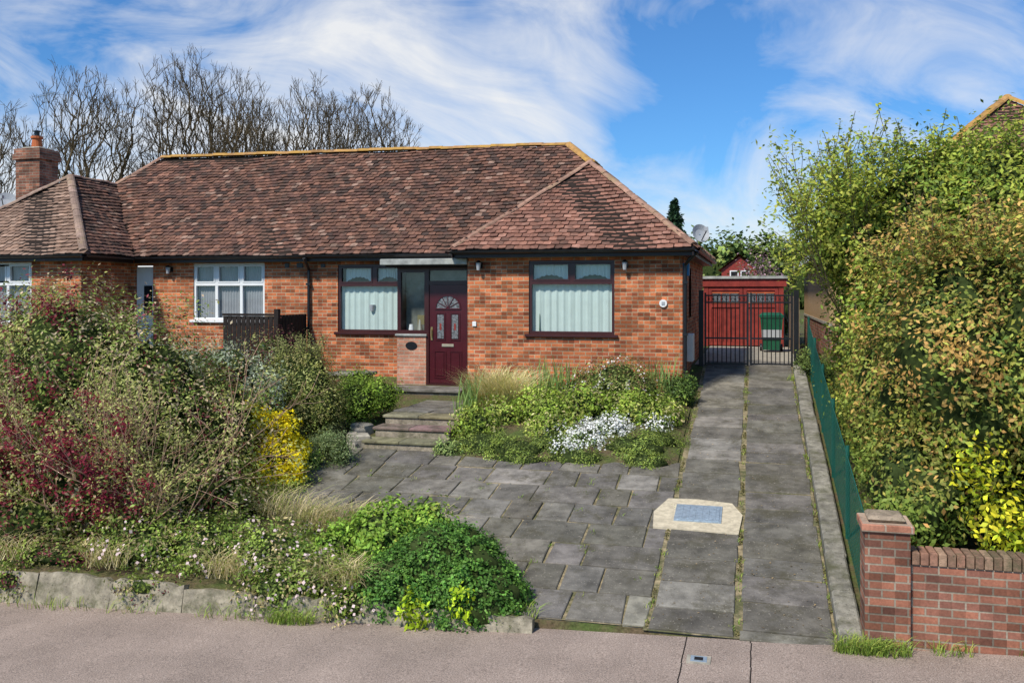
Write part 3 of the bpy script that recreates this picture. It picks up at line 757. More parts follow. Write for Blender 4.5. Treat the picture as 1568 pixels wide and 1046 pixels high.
mb.tube((cx, cy, 7.5), (cx, cy, 7.78), .15, .12, M['terracotta'], 14); mb.tube((cx, cy, 7.78), (cx, cy, 7.84), .16, .16, M['terracotta'], 14)
mb.tube((cx, cy, 7.84), (cx, cy, 7.98), .07, .07, M['black'], 8); mb.tube((cx, cy, 7.98), (cx, cy, 8.02), .13, .03, M['black'], 10)
ax = cx + .3
mb.tube((ax, cy, 7.2), (ax, cy, 9.1), .015, .012, M['metal'], 6); mb.tube((ax - .5, cy + .2, 9.0), (ax + .5, cy - .2, 9.0), .01, .01, M['metal'], 5)
for i in range(8): t = -1 + 2 * i / 7; p = Vector((ax + .48 * t, cy - .19 * t, 9.0)); mb.tube(p + Vector((-.05, -.13, 0)), p + Vector((.05, .13, 0)), .006, .006, M['metal'], 4)
mb.build('chimney', house)

mb = MB()
for i in range(12):
    x = -11.15 + i * .11; mb.box(x, x + .095, 17.55, 17.57, 1.5, 2.92 + random.uniform(-.008, .008), M['darktimber'])
for z in (1.8, 2.85): mb.box(-11.15, -9.84, 17.572, 17.61, z, z + .07, M['darktimber'])
mb.box(-11.17, -9.86, 17.54, 17.60, 2.93, 2.98, M['darktimber'])
for i in range(9): mb.box(-9.86, -9.83, 17.6 + i * .14, 17.71 + i * .14, 1.5, 2.95, M['darktimber'])
mb.box(-9.9, -9.8, 17.5, 17.6, 1.3, 3.08, M['darktimber']); mb.build('timber_fence')

# ------------------------------------------------------------------ gate
gate = empty('iron_gate'); mb = MB(); gy = 20.5; gb = 1.87
I = M['black']
mb.box(-1.2, -1.1, gy - .05, gy + .05, 1.7, 3.48, I); mb.box(.80, .90, gy - .05, gy + .05, 1.7, 3.48, I)
for x0, x1 in ((-1.08, -.14), (-.11, .78)):
    for z in (gb, gb + .55, gb + 1.33, gb + 1.48): mb.box(x0 + .03, x1 - .03, gy - .015, gy + .015, z, z + .035, I)
    mb.box(x0, x0 + .04, gy - .02, gy + .02, gb - .02, gb + 1.56, I); mb.box(x1 - .04, x1, gy - .02, gy + .02, gb - .02, gb + 1.56, I)
    n = 10
    for i in range(1, n): x = x0 + (x1 - x0) * i / n; mb.tube((x, gy, gb), (x, gy, gb + 1.5), .011, .011, I, 6)
    for i in range(n):
        x = x0 + (x1 - x0) * (i + .5) / n
        for t in range(8): a, b = 6.283 * t / 8, 6.283 * (t + 1) / 8; mb.tube((x + .035 * math.cos(a), gy, gb + 1.42 + .035 * math.sin(a)), (x + .035 * math.cos(b), gy, gb + 1.42 + .035 * math.sin(b)), .006, .006, I, 4, cap=False)
mb.build('gate_leaves', gate)
mb = MB(); mb.face([(-1.3, 20.55, 1.848), (1.4, 20.55, 1.848), (1.4, 28, 1.848), (-1.3, 28, 1.848)], M['concrete']); mb.build('rear_driveway')

# ------------------------------------------------------------------ garage
gar = empty('garage'); mb = MB(); Y = 27.9
mb.box(-1.5, .8, Y + .1, Y + 5, 1.8, 3.85, M['timber']); mb.box(-1.62, .92, Y - .1, Y + 5.1, 3.852, 3.93, M['canopy']); mb.box(-1.58, .88, Y - .04, Y + .04, 3.62, 3.85, M['redpaint'])
mb.box(-1.5, -1.36, Y, Y + .1, 1.85, 3.62, M['redpaint']); mb.box(.66, .8, Y, Y + .1, 1.85, 3.62, M['redpaint'])
mb.build('garage_body', gar)
mb = MB()
for x0, x1 in ((-1.35, -.36), (-.34, .65)):
    mb.box(x0, x1, Y + .04, Y + .09, 1.88, 3.6, M['redpaint'])
    for a, b, c, d in ((x0, x1, 1.88, 1.98), (x0, x1, 3.5, 3.6), (x0, x0 + .09, 1.98, 3.5), (x1 - .09, x1, 1.98, 3.5), (x0 + .09, x1 - .09, 3.0, 3.1)): mb.box(a, b, Y + .01, Y + .039, c, d, M['redpaint'])
    mb.face([(x0 + .12, Y + .03, 3.15), (x1 - .12, Y + .03, 3.15), (x1 - .12, Y + .03, 3.42), (x0 + .12, Y + .03, 3.42)], dg_)
    for q in (3.12, 3.42): mb.box(x0 + .1, x1 - .1, Y + .014, Y + .035, q, q + .03, M['terracotta'])
    for i in range(1, 3): xx = x0 + .12 + i * (x1 - x0 - .24) / 3; mb.box(xx - .015, xx + .015, Y + .012, Y + .034, 3.15, 3.42, M['redpaint'])
    for i in range(1, 7): xx = x0 + .09 + i * (x1 - x0 - .18) / 7; mb.box(xx - .005, xx + .005, Y + .03, Y + .041, 1.98, 3.0, M['dark'])
mb.build('garage_doors', gar)
mb = MB()
for i in range(14): mb.box(.95, .99, 22.2 + i * .42, 22.6 + i * .42, 1.85, 3.3 + .02 * (i % 3), M['timber'])
mb.build('panel_fence')
wb = empty('wheelie_bin'); mb = MB(); bx, byy, bz = .42, 25.6, 1.85; G = M['green_plastic']
def taper(x, y, z0, z1, w0, d0, w1, d1, mat):
    vs = [(x - w0, y - d0, z0), (x + w0, y - d0, z0), (x + w0, y + d0, z0), (x - w0, y + d0, z0), (x - w1, y - d1, z1), (x + w1, y - d1, z1), (x + w1, y + d1, z1), (x - w1, y + d1, z1)]
    mb.idx(vs, [(3, 2, 1, 0), (4, 5, 6, 7), (0, 1, 5, 4), (1, 2, 6, 5), (2, 3, 7, 6), (3, 0, 4, 7)], mat)
taper(bx, byy, bz + .06, bz + .92, .22, .26, .29, .35, G); taper(bx, byy, bz + .92, bz + .97, .31, .37, .31, .37, G); taper(bx, byy, bz + .972, bz + 1.05, .32, .38, .24, .28, G)
mb.box(bx - .25, bx + .25, byy - .365, byy - .34, bz + .4, bz + .6, M['dish'])
mb.tube((bx - .3, byy + .3, bz + .1), (bx - .24, byy + .3, bz + .1), .1, .1, M['black'], 14); mb.tube((bx + .24, byy + .3, bz + .1), (bx + .3, byy + .3, bz + .1), .1, .1, M['black'], 14)
mb.tube((bx - .22, byy + .42, bz + .95), (bx + .22, byy + .42, bz + .95), .018, .018, M['black'])
mb.build('bin_body', wb)

# ------------------------------------------------------------------ right neighbour
nb = empty('neighbour_bungalow'); mb = MB()
X0, X1, Y0, Y1 = 1.48, 10.2, 19.9, 30
for z0, z1, m in ((1.0, 2.75, M['brick_wall']), (2.75, 4.25, M['pebble'])):
    mb.face([(X0, Y0, z0), (X0, Y1, z0), (X0, Y1, z1), (X0, Y0, z1)], m); mb.face([(X0, Y0, z0), (X1, Y0, z0), (X1, Y0, z1), (X0, Y0, z1)], m)
    mb.face([(X1, Y0, z0), (X1, Y1, z0), (X1, Y1, z1), (X1, Y0, z1)], m); mb.face([(X0, Y1, z0), (X1, Y1, z0), (X1, Y1, z1), (X0, Y1, z1)], m)
mb.box(X0 - .02, X0 + .05, Y0 - .02, Y1, 2.74, 2.8, M['concrete'])
mb.build('walls', nb)
mb = MB(); e = .25; a, b, c, d = (X0 - e, Y0 - e, 4.3), (X1 + e, Y0 - e, 4.3), (X1 + e, Y1 + e, 4.3), (X0 - e, Y1 + e, 4.3)
hw = (X1 - X0 + 2 * e) / 2; kk = .82; t1 = ((X0 + X1) / 2, Y0 - e + hw, 4.3 + hw * kk); t2 = ((X0 + X1) / 2, Y1 + e - hw + .2, 4.3 + hw * kk)
polys = [[a, b, t1], [b, c, t2, t1], [c, d, t2], [d, a, t1, t2]]
for p in polys: mb.face(p, M['underroof'])
tile_face(mb, polys[0], palB, M['tile']); tile_face(mb, polys[3], palB, M['tile'])
ridge_line(mb, up(a), up(t1), oc, mat=RM); ridge_line(mb, up(b), up(t1), oc, mat=RM); ridge_line(mb, up(t1), up(t2), oc, mat=RM)
mb.box(X0 - e - .06, X0 - e + .02, Y0 - e, Y1 + e, 4.15, 4.29, M['white']); mb.box(X0 - e, X1 + e, Y0 - e - .04, Y0 - e + .02, 4.15, 4.29, M['white']); mb.box(X0 - e + .03, X0, Y0 - e, Y1, 4.14, 4.16, M['darktimber'])
mb.build('roof', nb)

# ------------------------------------------------------------------ brick pillar + front wall right
mb = MB(); BW = M['brick_wall']
mb.box(1.0, 1.40, 9.2, 9.6, -.05, 1.16, BW); mb.box(.97, 1.43, 9.17, 9.63, 1.162, 1.24, M['brick_pink'], bev=.01); mb.box(1.03, 1.37, 9.23, 9.57, 1.242, 1.30, M['kerb'], (.36, .28, .2), bev=.03)
mb.box(1.402, 7.0, 9.27, 9.49, -.05, .86, BW)
x = 1.42
while x < 7: mb.box(x, x + .066, 9.25, 9.51, .862, .985 + random.uniform(-.006, .006), M['kerb'], random.choice([(.34, .18, .12), (.25, .15, .10), (.40, .26, .17)]), bev=.006); x += .078
mb.build('brick_garden_wall')
mf = empty('green_mesh_fence'); segs = []
y = 9.7
while y < 20.3: segs.append(((1.07, y, zf(0, y) + .05), (1.07, y, zf(0, y) + 1.03), .0022, .0022)); y += .075
for i in range(14): z = .05 + i * .075; segs.append(((1.07, 9.7, zf(0, 9.7) + z), (1.07, 20.3, zf(0, 20.3) + z), .0025, .0025))
segs.append(((1.07, 9.7, zf(0, 9.7) + 1.03), (1.07, 20.3, zf(0, 20.3) + 1.03), .008, .008))
seg_mesh('wire_mesh', segs, M['green_wire'], mf)
mb = MB()
for i in range(6): yy = 9.75 + i * 2.1; mb.tube((1.09, yy, zf(0, yy) - .2), (1.09, yy, zf(0, yy) + 1.1), .025, .025, M['green_wire'], 8)
mb.build('posts', mf)

# ------------------------------------------------------------------ distant things
dh = empty('distant_house'); mb = MB(); hx = 1.15; hz = -.35
mb.box(-4.0 + hx, -1.0 + hx, 82, 88, 1.8, 5.9 + hz, M['redpaint'])
mb.face([(-4.0 + hx, 82, 5.9 + hz), (-1.0 + hx, 82, 5.9 + hz), (-2.5 + hx, 82, 7.0 + hz)], M['redpaint'])
for s in (-1, 1): mb.face([(-2.5 + hx + s * 1.8, 81.7, 5.8 + hz), (-2.5 + hx, 81.7, 7.2 + hz), (-2.5 + hx, 88.3, 7.2 + hz), (-2.5 + hx + s * 1.8, 88.3, 5.8 + hz)], M['terracotta'])
for x in (-3.3 + hx, -2.4 + hx): mb.box(x, x + .75, 81.95, 82, 4.9 + hz, 5.8 + hz, M['white']); mb.box(x + .1, x + .65, 81.93, 81.95, 5.0 + hz, 5.7 + hz, M['dark'])
mb.build('house_body', dh)
greens = [(4, (.12, .17, .04)), (3, (.17, .22, .05)), (2, (.08, .12, .03))]
bl = []
for i in range(26):
    x = -22 + i * 2.0; bl.append((x, 100 + random.uniform(-4, 4), 4.5, 2.6, 2.5, random.uniform(4.2, 5.2)))
shrub('distant_trees', bl, 2000, 26, .5, .5, greens, .7, .7)
shrub('garden_hedge', [(-6.5 + 1.4 * i, 36, 2.6, 1.1, 1, 1.0) for i in range(6)], 300, 30, .2, .16, greens, .6, .8)
P = []
for i in range(3800):
    h = random.random(); r = (1 - h) * 1.25 + .12; a = random.uniform(0, 6.283); q = math.sqrt(random.random()); r *= 1 + .3 * math.sin(h * 40 + a * 2); P.append((-3.85 + math.cos(a) * r * q, 45.6 + math.sin(a) * r * q, 3 + h * 4.9 + random.gauss(0, .1)))
P = np.array(P); o = np_mesh('conifer_tree', leaf_quads(P, np.tile([0, 0, 1.], (len(P), 1)), .28, .45), 1, np.array([.03, .065, .03]) * RNG.uniform(.6, 1.5, (len(P), 1)), M['leaf'])
seg_mesh('trunk', [((-3.85, 45.6, 1.8), (-3.85, 45.6, 7.6), .15, .03)], M['bark'], o)
segs = []; tips = []; grow(segs, tips, Vector((1.3, 33, 1.8)), Vector((0, 0, 1)), 1.15, .08, 4, [3, 3, 4], .7, .1)
o = seg_mesh('cherry_tree', segs, M['bark']); T = np.array([tuple(t) for t in tips]); P = np.repeat(T, 26, 0) + RNG.normal(0, .17, (len(T) * 26, 3))
pal = np.array([(.45, .28, .33), (.16, .09, .09), (.13, .18, .05)]); np_mesh('blossom', leaf_quads(P, np.tile([0, 0, 1.], (len(P), 1)), .09, .7), 1, pal[RNG.integers(0, 3, len(P))] * RNG.uniform(.7, 1.3, (len(P), 1)), M['leaf'], o)

# ------------------------------------------------------------------ bare trees: limbs reach attractor points filling an egg-shaped crown
def bare_tree(x, y, top, rx, rz, seedv, npts=1100, fork=4.5, stems=3):
    rg = np.random.default_rng(seedv)
    cz = top - rz
    base = np.array([x, y, 1.6])
    # trunk and main stems
    nodes = [base, np.array([x + rg.normal(0, .1), y, fork * .6 + .6]), np.array([x + rg.normal(0, .15), y, fork])]
    parent = [-1, 0, 1]; path = [0, 0, 0.0]
    n0 = len(nodes)
    d = unit(rg.normal(0, 1, (npts, 3))); r = rg.uniform(.15, 1, (npts, 1)) ** .5
    lump = 1 + .12 * np.sin(d[:, :1] * 6 + seedv) + .10 * np.sin(d[:, 1:2] * 7) + .08 * np.sin(d[:, 2:3] * 9 + seedv)
    P = np.array([x, y, cz]) + d * r * lump * np.array([rx, rx * .9, rz])
    P = P[P[:, 2] > fork + .6]
    o = np.array(nodes[-1]); dist = np.linalg.norm((P - o) * np.array([1, 1, .9]), axis=1); P = P[np.argsort(dist)]
    A = np.zeros((len(P) + n0, 3)); A[:n0] = nodes; pl = np.zeros(len(A)); m = n0
    for p in P:
        dd = np.linalg.norm(A[2:m] - p, axis=1)
        low = np.clip(A[2:m, 2] - p[2] + .1, 0, None) * 3      # limbs should climb
        j = int(np.argmin(dd * 1.0 + .62 * pl[2:m] + low)) + 2
        A[m] = p; parent.append(j); pl[m] = pl[j] + np.linalg.norm(p - A[j]); m += 1
    # pipe-model radii
    cnt = np.ones(m)
    for i in range(m - 1, 0, -1): cnt[parent[i]] += cnt[i]
    rad = .0105 * cnt ** .42
    segs = []
    for i in range(1, m):
        a, b = A[parent[i]], A[i]; L = np.linalg.norm(b - a)
        ra, rb = min(rad[parent[i]], rad[i] * 1.5), rad[i]
        k_ = 2 if L < .6 else 4
        prev = a; off = rg.normal(0, .05 * L, 3) + np.array([0, 0, -.06 * L])
        for q in range(1, k_ + 1):
            t = q / k_; c = a + (b - a) * t + off * math.sin(math.pi * t) + (rg.normal(0, .012, 3) if q < k_ else 0)
            segs.append((tuple(prev), tuple(c), ra + (rb - ra) * (q - 1) / k_, ra + (rb - ra) * t)); prev = c
        if cnt[i] < 4:
            out = unit(b - np.array([x, y, cz - rz * .6])); dirp = unit(b - a)
            for w_ in range(3 if cnt[i] < 2 else 2):
                dv = unit(out * .55 + dirp * .55 + rg.normal(0, .38, 3) + np.array([0, 0, .25])); l = rg.uniform(.3, .75)
                mid = b + dv * l * .5 + rg.normal(0, .02, 3); dv2 = unit(dv + rg.normal(0, .2, 3) + np.array([0, 0, .15])); e_ = mid + dv2 * l * .5
                segs.append((tuple(b), tuple(mid), .0095, .0085)); segs.append((tuple(mid), tuple(e_), .0085, .006))
                dv3 = unit(dv + rg.normal(0, .45, 3)); segs.append((tuple(mid), tuple(mid + dv3 * l * .45), .008, .006))
    return segs
TREES = [(-27.6, 33.5, 13.1, 2.5, 4.4, 3, 1000), (-25.0, 37, 14.4, 2.6, 4.6, 9, 1300), (-21.6, 36, 12.5, 1.7, 3.6, 14, 750), (-19.3, 38, 12.9, 2.0, 3.8, 21, 850), (-16.8, 38.5, 12.4, 2.1, 3.6, 33, 850), (-30.8, 32, 11.2, 2.2, 3.6, 41, 650), (-23.2, 40, 12.4, 2.0, 3.6, 57, 600)]
for t in TREES:
    seg_mesh('bare_tree', bare_tree(*t), M['treebark'], None, 3)
random.seed(99)

# ------------------------------------------------------------------ right hand hedge and tree
yg = [(5, (.29, .33, .045)), (3, (.19, .27, .04)), (2, (.40, .41, .07)), (1.2, (.11, .16, .03))]
og = [(5, (.42, .26, .075)), (4.5, (.23, .27, .045)), (3, (.34, .34, .07)), (1.8, (.11, .16, .03))]
zg = lambda x, y: gzv(x, y) + .05
segs = []; tips = []
for i in range(9):
    a = random.uniform(0, 6.283); grow(segs, tips, Vector((2.6 + math.cos(a) * .3, 15 + math.sin(a) * .4, 1.0)), Vector((math.cos(a) * .42 - .1, math.sin(a) * .4, 1)).normalized(), 1.75, .05, 4, [3, 3, 4], .6, .10, .68, .12, .004)
keep = [s for s in segs if s[1][2] < 6.0 and s[1][0] > .25]
o = seg_mesh('yellow_green_tree', keep, M['bark'])
T = np.array([tuple(t) for t in tips]); T = T[(T[:, 2] < 6.1) & (T[:, 0] > .25)]
P1 = np.repeat(T, 26, 0) + RNG.normal(0, .12, (len(T) * 26, 3)); c1 = np.array([p[1] for p in yg])[RNG.choice(4, len(P1), p=[.45, .25, .25, .05])] * RNG.uniform(.7, 1.25, (len(P1), 1))
np_mesh('leaves_on_twigs', leaf_quads(P1, np.tile([0, -.3, 1.], (len(P1), 1)), .08, .5), 1, c1, M['leaf'], o)
blobs = [(2.4, 15.0, 4.5, 1.2, 1.3, 1.2), (3.6, 14.6, 4.6, 1.3, 1.3, 1.2), (1.55, 15.2, 4.2, .75, 1.2, .9), (1.85, 15.5, 2.5, .65, 2.6, 1.5), (4.8, 14.4, 4.2, 1.2, 1.3, 1.5), (3.2, 14.5, 2.6, 1.3, 1.5, 1.6), (2.9, 15, 5.0, .9, .9, .7)]
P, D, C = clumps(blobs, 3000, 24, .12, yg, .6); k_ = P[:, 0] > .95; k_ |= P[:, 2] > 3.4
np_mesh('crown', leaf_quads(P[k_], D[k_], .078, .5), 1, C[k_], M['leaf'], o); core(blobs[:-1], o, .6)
def shoots(parent, n, xr, yr, zr, L, pal, leafsize, tilt=.35):
    segs = []; P = []
    for i in range(n):
        p = Vector((random.uniform(*xr), random.uniform(*yr), random.uniform(*zr))); d = Vector((random.gauss(-.1, tilt), random.gauss(0, tilt), 1)).normalized(); l = L * random.uniform(.6, 1.3)
        q = p
        for j in range(4):
            d = (d + Vector((random.gauss(0, .08), random.gauss(0, .08), 0))).normalized(); q2 = q + d * l / 4; segs.append((tuple(q), tuple(q2), .006, .004))
            for m_ in range(9): f = random.random(); P.append(tuple(q + (q2 - q) * f + Vector((random.gauss(0, .035), random.gauss(0, .035), random.gauss(0, .02)))))
            q = q2
    seg_mesh('shoots', segs, M['bark'], parent, 3); P = np.array(P); pp = np.array([p[1] for p in pal]); c = pp[RNG.integers(0, len(pp), len(P))] * RNG.uniform(.7, 1.25, (len(P), 1))
    np_mesh('shoot_leaves', leaf_quads(P, np.tile([0, -.3, 1.], (len(P), 1)), leafsize, .5), 1, c, M['leaf'], parent)
shoots(o, 150, (1.0, 4.3), (14.0, 16), (4.8, 5.4), .7, yg[:3], .075); shoots(o, 110, (.55, 1.7), (14.6, 16), (3.5, 5.0), .8, yg[:3], .075)
blobs = [(2.35, 11.4, 2.4, 1.1, 1.2, 1.75), (3.4, 11.0, 2.5, 1.2, 1.2, 1.75), (2.15, 12.9, 2.5, .95, 1.0, 1.7), (3.4, 12.6, 2.6, 1.1, 1.1, 1.9), (4.6, 11.4, 2.6, 1.2, 1.2, 1.9), (1.75, 11.5, 1.2, .55, 1.6, .8), (1.7, 13.8, 1.7, .5, 1.6, .9)]
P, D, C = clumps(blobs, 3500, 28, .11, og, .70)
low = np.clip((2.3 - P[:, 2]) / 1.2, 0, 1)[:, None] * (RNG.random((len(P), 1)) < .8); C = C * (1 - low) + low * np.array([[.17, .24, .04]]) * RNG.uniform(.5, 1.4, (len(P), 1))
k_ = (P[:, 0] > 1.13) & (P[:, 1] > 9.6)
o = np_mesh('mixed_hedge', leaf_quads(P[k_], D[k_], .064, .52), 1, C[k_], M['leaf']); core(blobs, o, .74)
shoots(o, 90, (1.4, 4), (10.6, 12.5), (3.6, 4.1), .5, [og[0], og[2]], .06)
shrub('golden_privet_shrub', [(2.45, 9.95, 1.15, .4, .3, .35), (2.15, 10.0, 1.7, .2, .2, .2), (2.8, 9.9, .95, .3, .25, .3)], 80, 16, .09, .07, [(3, (.55, .53, .03)), (2, (.36, .44, .03))], .55, 0)

# ------------------------------------------------------------------ front garden planting
lg = [(4, (.29, .30, .08)), (4, (.19, .26, .05)), (3, (.44, .35, .21)), (1, (.11, .15, .03)), (1.4, (.16, .028, .035))]
blobs = [(-8.6, 11.6, 1.65, 1.25, 1.2, 1.4), (-9.6, 11.2, 2.25, 1.2, 1.0, 1.3), (-7.8, 12.0, 1.35, .95, .9, 1.05), (-7.5, 11.2, .7, .9, .7, .75), (-10.6, 11.6, 2.1, 1.0, 1, 1.4), (-8.9, 10.4, .7, 1.2, .7, .75), (-10.3, 10.2, .7, 1.2, .7, .9), (-7.6, 10.3, .4, .9, .6, .5), (-9.4, 9.9, .4, 1.1, .5, .55)]
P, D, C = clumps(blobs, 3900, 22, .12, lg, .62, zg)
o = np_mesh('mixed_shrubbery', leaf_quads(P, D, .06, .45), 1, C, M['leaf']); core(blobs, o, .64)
segs = []; tips = []
for i in range(34):
    bxx = random.uniform(-10.6, -7.2); a = random.uniform(-1, 1)
    grow(segs, tips, Vector((bxx, random.uniform(9.8, 10.8), zf(0, 10.6))), Vector((a * .7, -.25 + random.uniform(-.3, .3), random.uniform(.5, 1.2))).normalized(), random.uniform(.6, 1.1), .015, 3, [2, 3, 3], .6, .06, .72, .12, .0035)
seg_mesh('stems', segs, M['twig'], o, 3)
T = np.array([tuple(t) for t in tips]); sel = RNG.random(len(T)) < .7
T1 = T[sel]; P = np.repeat(T1, 16, 0) + RNG.normal(0, .07, (len(T1) * 16, 3)); np_mesh('young_leaves', leaf_quads(P, np.tile([0, -.3, 1.], (len(P), 1)), .05, .4), 1, np.array([[.34, .35, .11]]) * RNG.uniform(.6, 1.4, (len(P), 1)), M['leaf'], o)
P = []
for i in range(105):
    if i < 60: c0 = random.choice([(-9.3, 10.0, 1.3), (-9.0, 9.9, 1.8), (-7.6, 9.75, .75), (-9.9, 9.9, 1.0), (-8.2, 9.8, 1.2)]); p = np.array(c0) + RNG.normal(0, .27, 3) * np.array([1.3, .5, 1.2])
    elif i < 80: p = np.array([random.uniform(-10.9, -9.0), random.uniform(10.6, 11.4), random.uniform(2.7, 3.4)])
    else: p = np.array([random.uniform(-10.4, -7.6), random.uniform(9.6, 10.4), random.uniform(.3, 2.2)])
    d = np.array([random.gauss(0, .5), -.4, random.uniform(.2, 1)]); d /= np.linalg.norm(d)
    for t in np.linspace(0, .42, 60): P.append(p + d * t + RNG.normal(0, .05, 3))
P = np.array(P); np_mesh('purple_sprays', leaf_quads(P, np.tile([0, -.5, 1.], (len(P), 1)), .05, .6), 1, np.array([[.145, .014, .026]]) * RNG.uniform(.5, 1.8, (len(P), 1)), M['leaf'], o)

shrub('grey_leaved_shrub', [(-8.5, 13.4, 2.0, .75, .7, .62), (-9.1, 13.2, 2.0, .6, .6, .6), (-8.1, 13.6, 1.6, .6, .6, .6)], 620, 22, .09, .055, [(4, (.32, .37, .24)), (3, (.22, .27, .14)), (2, (.45, .49, .36))], .4, .7)
shrub('purple_leaved_shrub', [(-8.6, 15.2, 2.0, .6, .5, .8)], 240, 20, .09, .05, [(3, (.14, .05, .05)), (2, (.18, .16, .07))], .5, .7)
o = shrub('rounded_shrub', [(-7.65, 14.5, 1.75, .66, .6, .75), (-7.3, 14.4, 1.4, .5, .45, .5)], 720, 22, .08, .045, [(4, (.24, .25, .06)), (3, (.16, .2, .045)), (2, (.37, .34, .13))], .4, .72)
shoots(o, 50, (-8.1, -7.2), (14.2, 14.8), (2.2, 2.45), .3, [(1, (.24, .26, .08))], .035)
shrub('low_green_shrub', [(-7.0, 15.3, 1.45, .5, .4, .38), (-6.75, 15.9, 1.5, .35, .4, .3), (-7.4, 16.2, 1.6, .4, .4, .35)], 420, 20, .07, .05, [(4, (.24, .36, .045)), (2, (.16, .23, .035))], .5, .7)
shrub('yellow_flowering_shrub', [(-7.15, 12.75, 1.0, .42, .36, .42), (-6.95, 12.35, .8, .40, .3, .32), (-7.45, 12.6, 1.3, .3, .3, .3)], 240, 18, .06, .045, [(3, (.25, .28, .03)), (2, (.5, .46, .03))], .45, .6, flowers=(560, 18, .045, (1.0, .82, .015), .05))
shrub('lavender', [(-6.45, 13.4, .9, .32, .28, .3), (-6.8, 13.7, .95, .25, .25, .25)], 230, 20, .05, .05, [(3, (.22, .28, .12)), (2, (.15, .21, .07))], .22, .6)
shrub('creeping_groundcover', [(-7.0, 13.4, .72, .5, .6, .2), (-6.7, 12.4, .55, .35, .4, .14), (-6.9, 11.5, .45, .5, .5, .2)], 300, 20, .07, .045, [(3, (.22, .30, .05)), (2, (.35, .36, .09))], .5, .5)
o = shrub('clipped_evergreen_mound', [(-3.35, 9.75, .18, .76, .62, .62), (-3.05, 9.55, .02, .74, .52, .52), (-3.75, 9.6, .05, .6, .5, .5)], 3200, 15, .028, .036, [(5, (.10, .215, .035)), (3, (.07, .165, .028)), (2, (.15, .29, .05))], .65, .90, zmin=lambda x, y: np.where(y < 9.2, .038 * (x + .2) + .01, -1), shell=.9, lumpk=.15)
shrub('bright_leaf_sprigs', [(-3.5, 9.05, .05, .16, .08, .24), (-2.95, 9.05, .2, .08, .06, .2)], 34, 10, .04, .065, [(1, (.42, .55, .03))], .5, 0)
shrub('fresh_green_shrub', [(-4.3, 10.2, .5, .5, .42, .36), (-3.8, 10.35, .58, .35, .3, .33), (-4.8, 10.1, .35, .35, .3, .25)], 520, 18, .06, .058, [(4, (.25, .39, .05)), (3, (.17, .28, .04)), (1, (.38, .47, .08))], .55, .7)
shrub('pink_flowering_groundcover', [(-5.6, 9.9, .25, .8, .55, .34), (-6.5, 10.0, .25, .7, .6, .38), (-4.7, 9.6, .12, .55, .45, .32), (-7.4, 9.9, .25, .8, .5, .4), (-5.2, 9.3, .05, .45, .3, .25), (-4.3, 9.2, -.02, .3, .2, .2)], 1400, 18, .065, .045, [(4, (.25, .33, .06)), (3, (.16, .24, .04)), (2, (.42, .35, .16))], .5, .6, flowers=(320, 3, .042, (.80, .62, .60), .04))
shrub('ground_ivy', [(-8.6, 9.6, .12, 1.0, .3, .22), (-10.2, 9.6, .10, 1.0, .3, .26), (-6.9, 9.22, -.02, .35, .18, .17), (-8.8, 9.18, -.1, .3, .16, .18), (-10.0, 9.15, -.15, .4, .16, .2)], 420, 18, .06, .045, [(4, (.23, .31, .05)), (2, (.37, .32, .14)), (1, (.14, .03, .04))], .5, .5)
tan = [(5, (.60, .50, .29)), (3, (.50, .43, .21)), (3, (.32, .36, .09))]
def disk(cx, cy, rx, ry, n, zo=0):
    out = []
    for i in range(n): a = random.uniform(0, 6.283); r = math.sqrt(random.random()); x, y = cx + rx * r * math.cos(a), cy + ry * r * math.sin(a); out.append((x, y, float(gzv(np.array(x), np.array(y))) + zo))
    return out
b_ = []
for cx, cy, r, n in ((-5.5, 10.9, .4, 320), (-4.5, 9.42, .3, 330), (-5.9, 9.42, .3, 150), (-6.2, 11.2, .4, 160), (-7.6, 9.42, .3, 120), (-9.0, 9.42, .3, 110), (-10.2, 9.45, .5, 160), (-4.0, 10.8, .25, 180), (-5.0, 11.0, .2, 130)): b_ += disk(cx, cy, r, r * .4, n, .10)
blades('dry_ornamental_grass', b_, .44, 1.3, .009, tan)
gr = [(4, (.21, .31, .05)), (2, (.34, .38, .08)), (1, (.12, .18, .03))]
mb = MB()
nx, ny = 16, 14
vs = []
for j in range(ny + 1):
    for i in range(nx + 1):
        x = -4.95 + 3.8 * i / nx; y = 13.85 + 4.0 * j / ny; e_ = min(i, nx - i, j) / 3.; vs.append((x, y, .163 * (y - 9.3) + .02 + .16 * min(1, e_) + random.uniform(-.02, .02)))
mb.idx(vs, [(j * (nx + 1) + i, j * (nx + 1) + i + 1, (j + 1) * (nx + 1) + i + 1, (j + 1) * (nx + 1) + i) for j in range(ny) for i in range(nx)], M['ground'])
mb.build('flower_bed_soil')
blades('ornamental_grass_clump', disk(-4.55, 16.1, .5, .28, 1500, .14), .80, .75, .013, [(5, (.60, .52, .26)), (3, (.42, .42, .14)), (2, (.68, .58, .34))])
blades('iris_leaves', disk(-3.75, 16.9, .5, .3, 130, .1) + disk(-1.7, 17.2, .3, .2, 60, .1) + disk(-5.0, 15.6, .2, .3, 60, .1), .70, .25, .03, [(3, (.2, .30, .09)), (1, (.3, .36, .1))])
shrub('white_flowering_shrub', [(-2.5, 16.9, 1.75, .65, .5, .42), (-3.1, 17.0, 1.6, .4, .4, .35), (-2.0, 16.7, 1.6, .4, .4, .35)], 560, 20, .08, .048, [(4, (.18, .22, .055)), (3, (.25, .29, .075)), (2, (.24, .14, .07))], .5, .7, flowers=(130, 5, .04, (.85, .81, .77), .035))
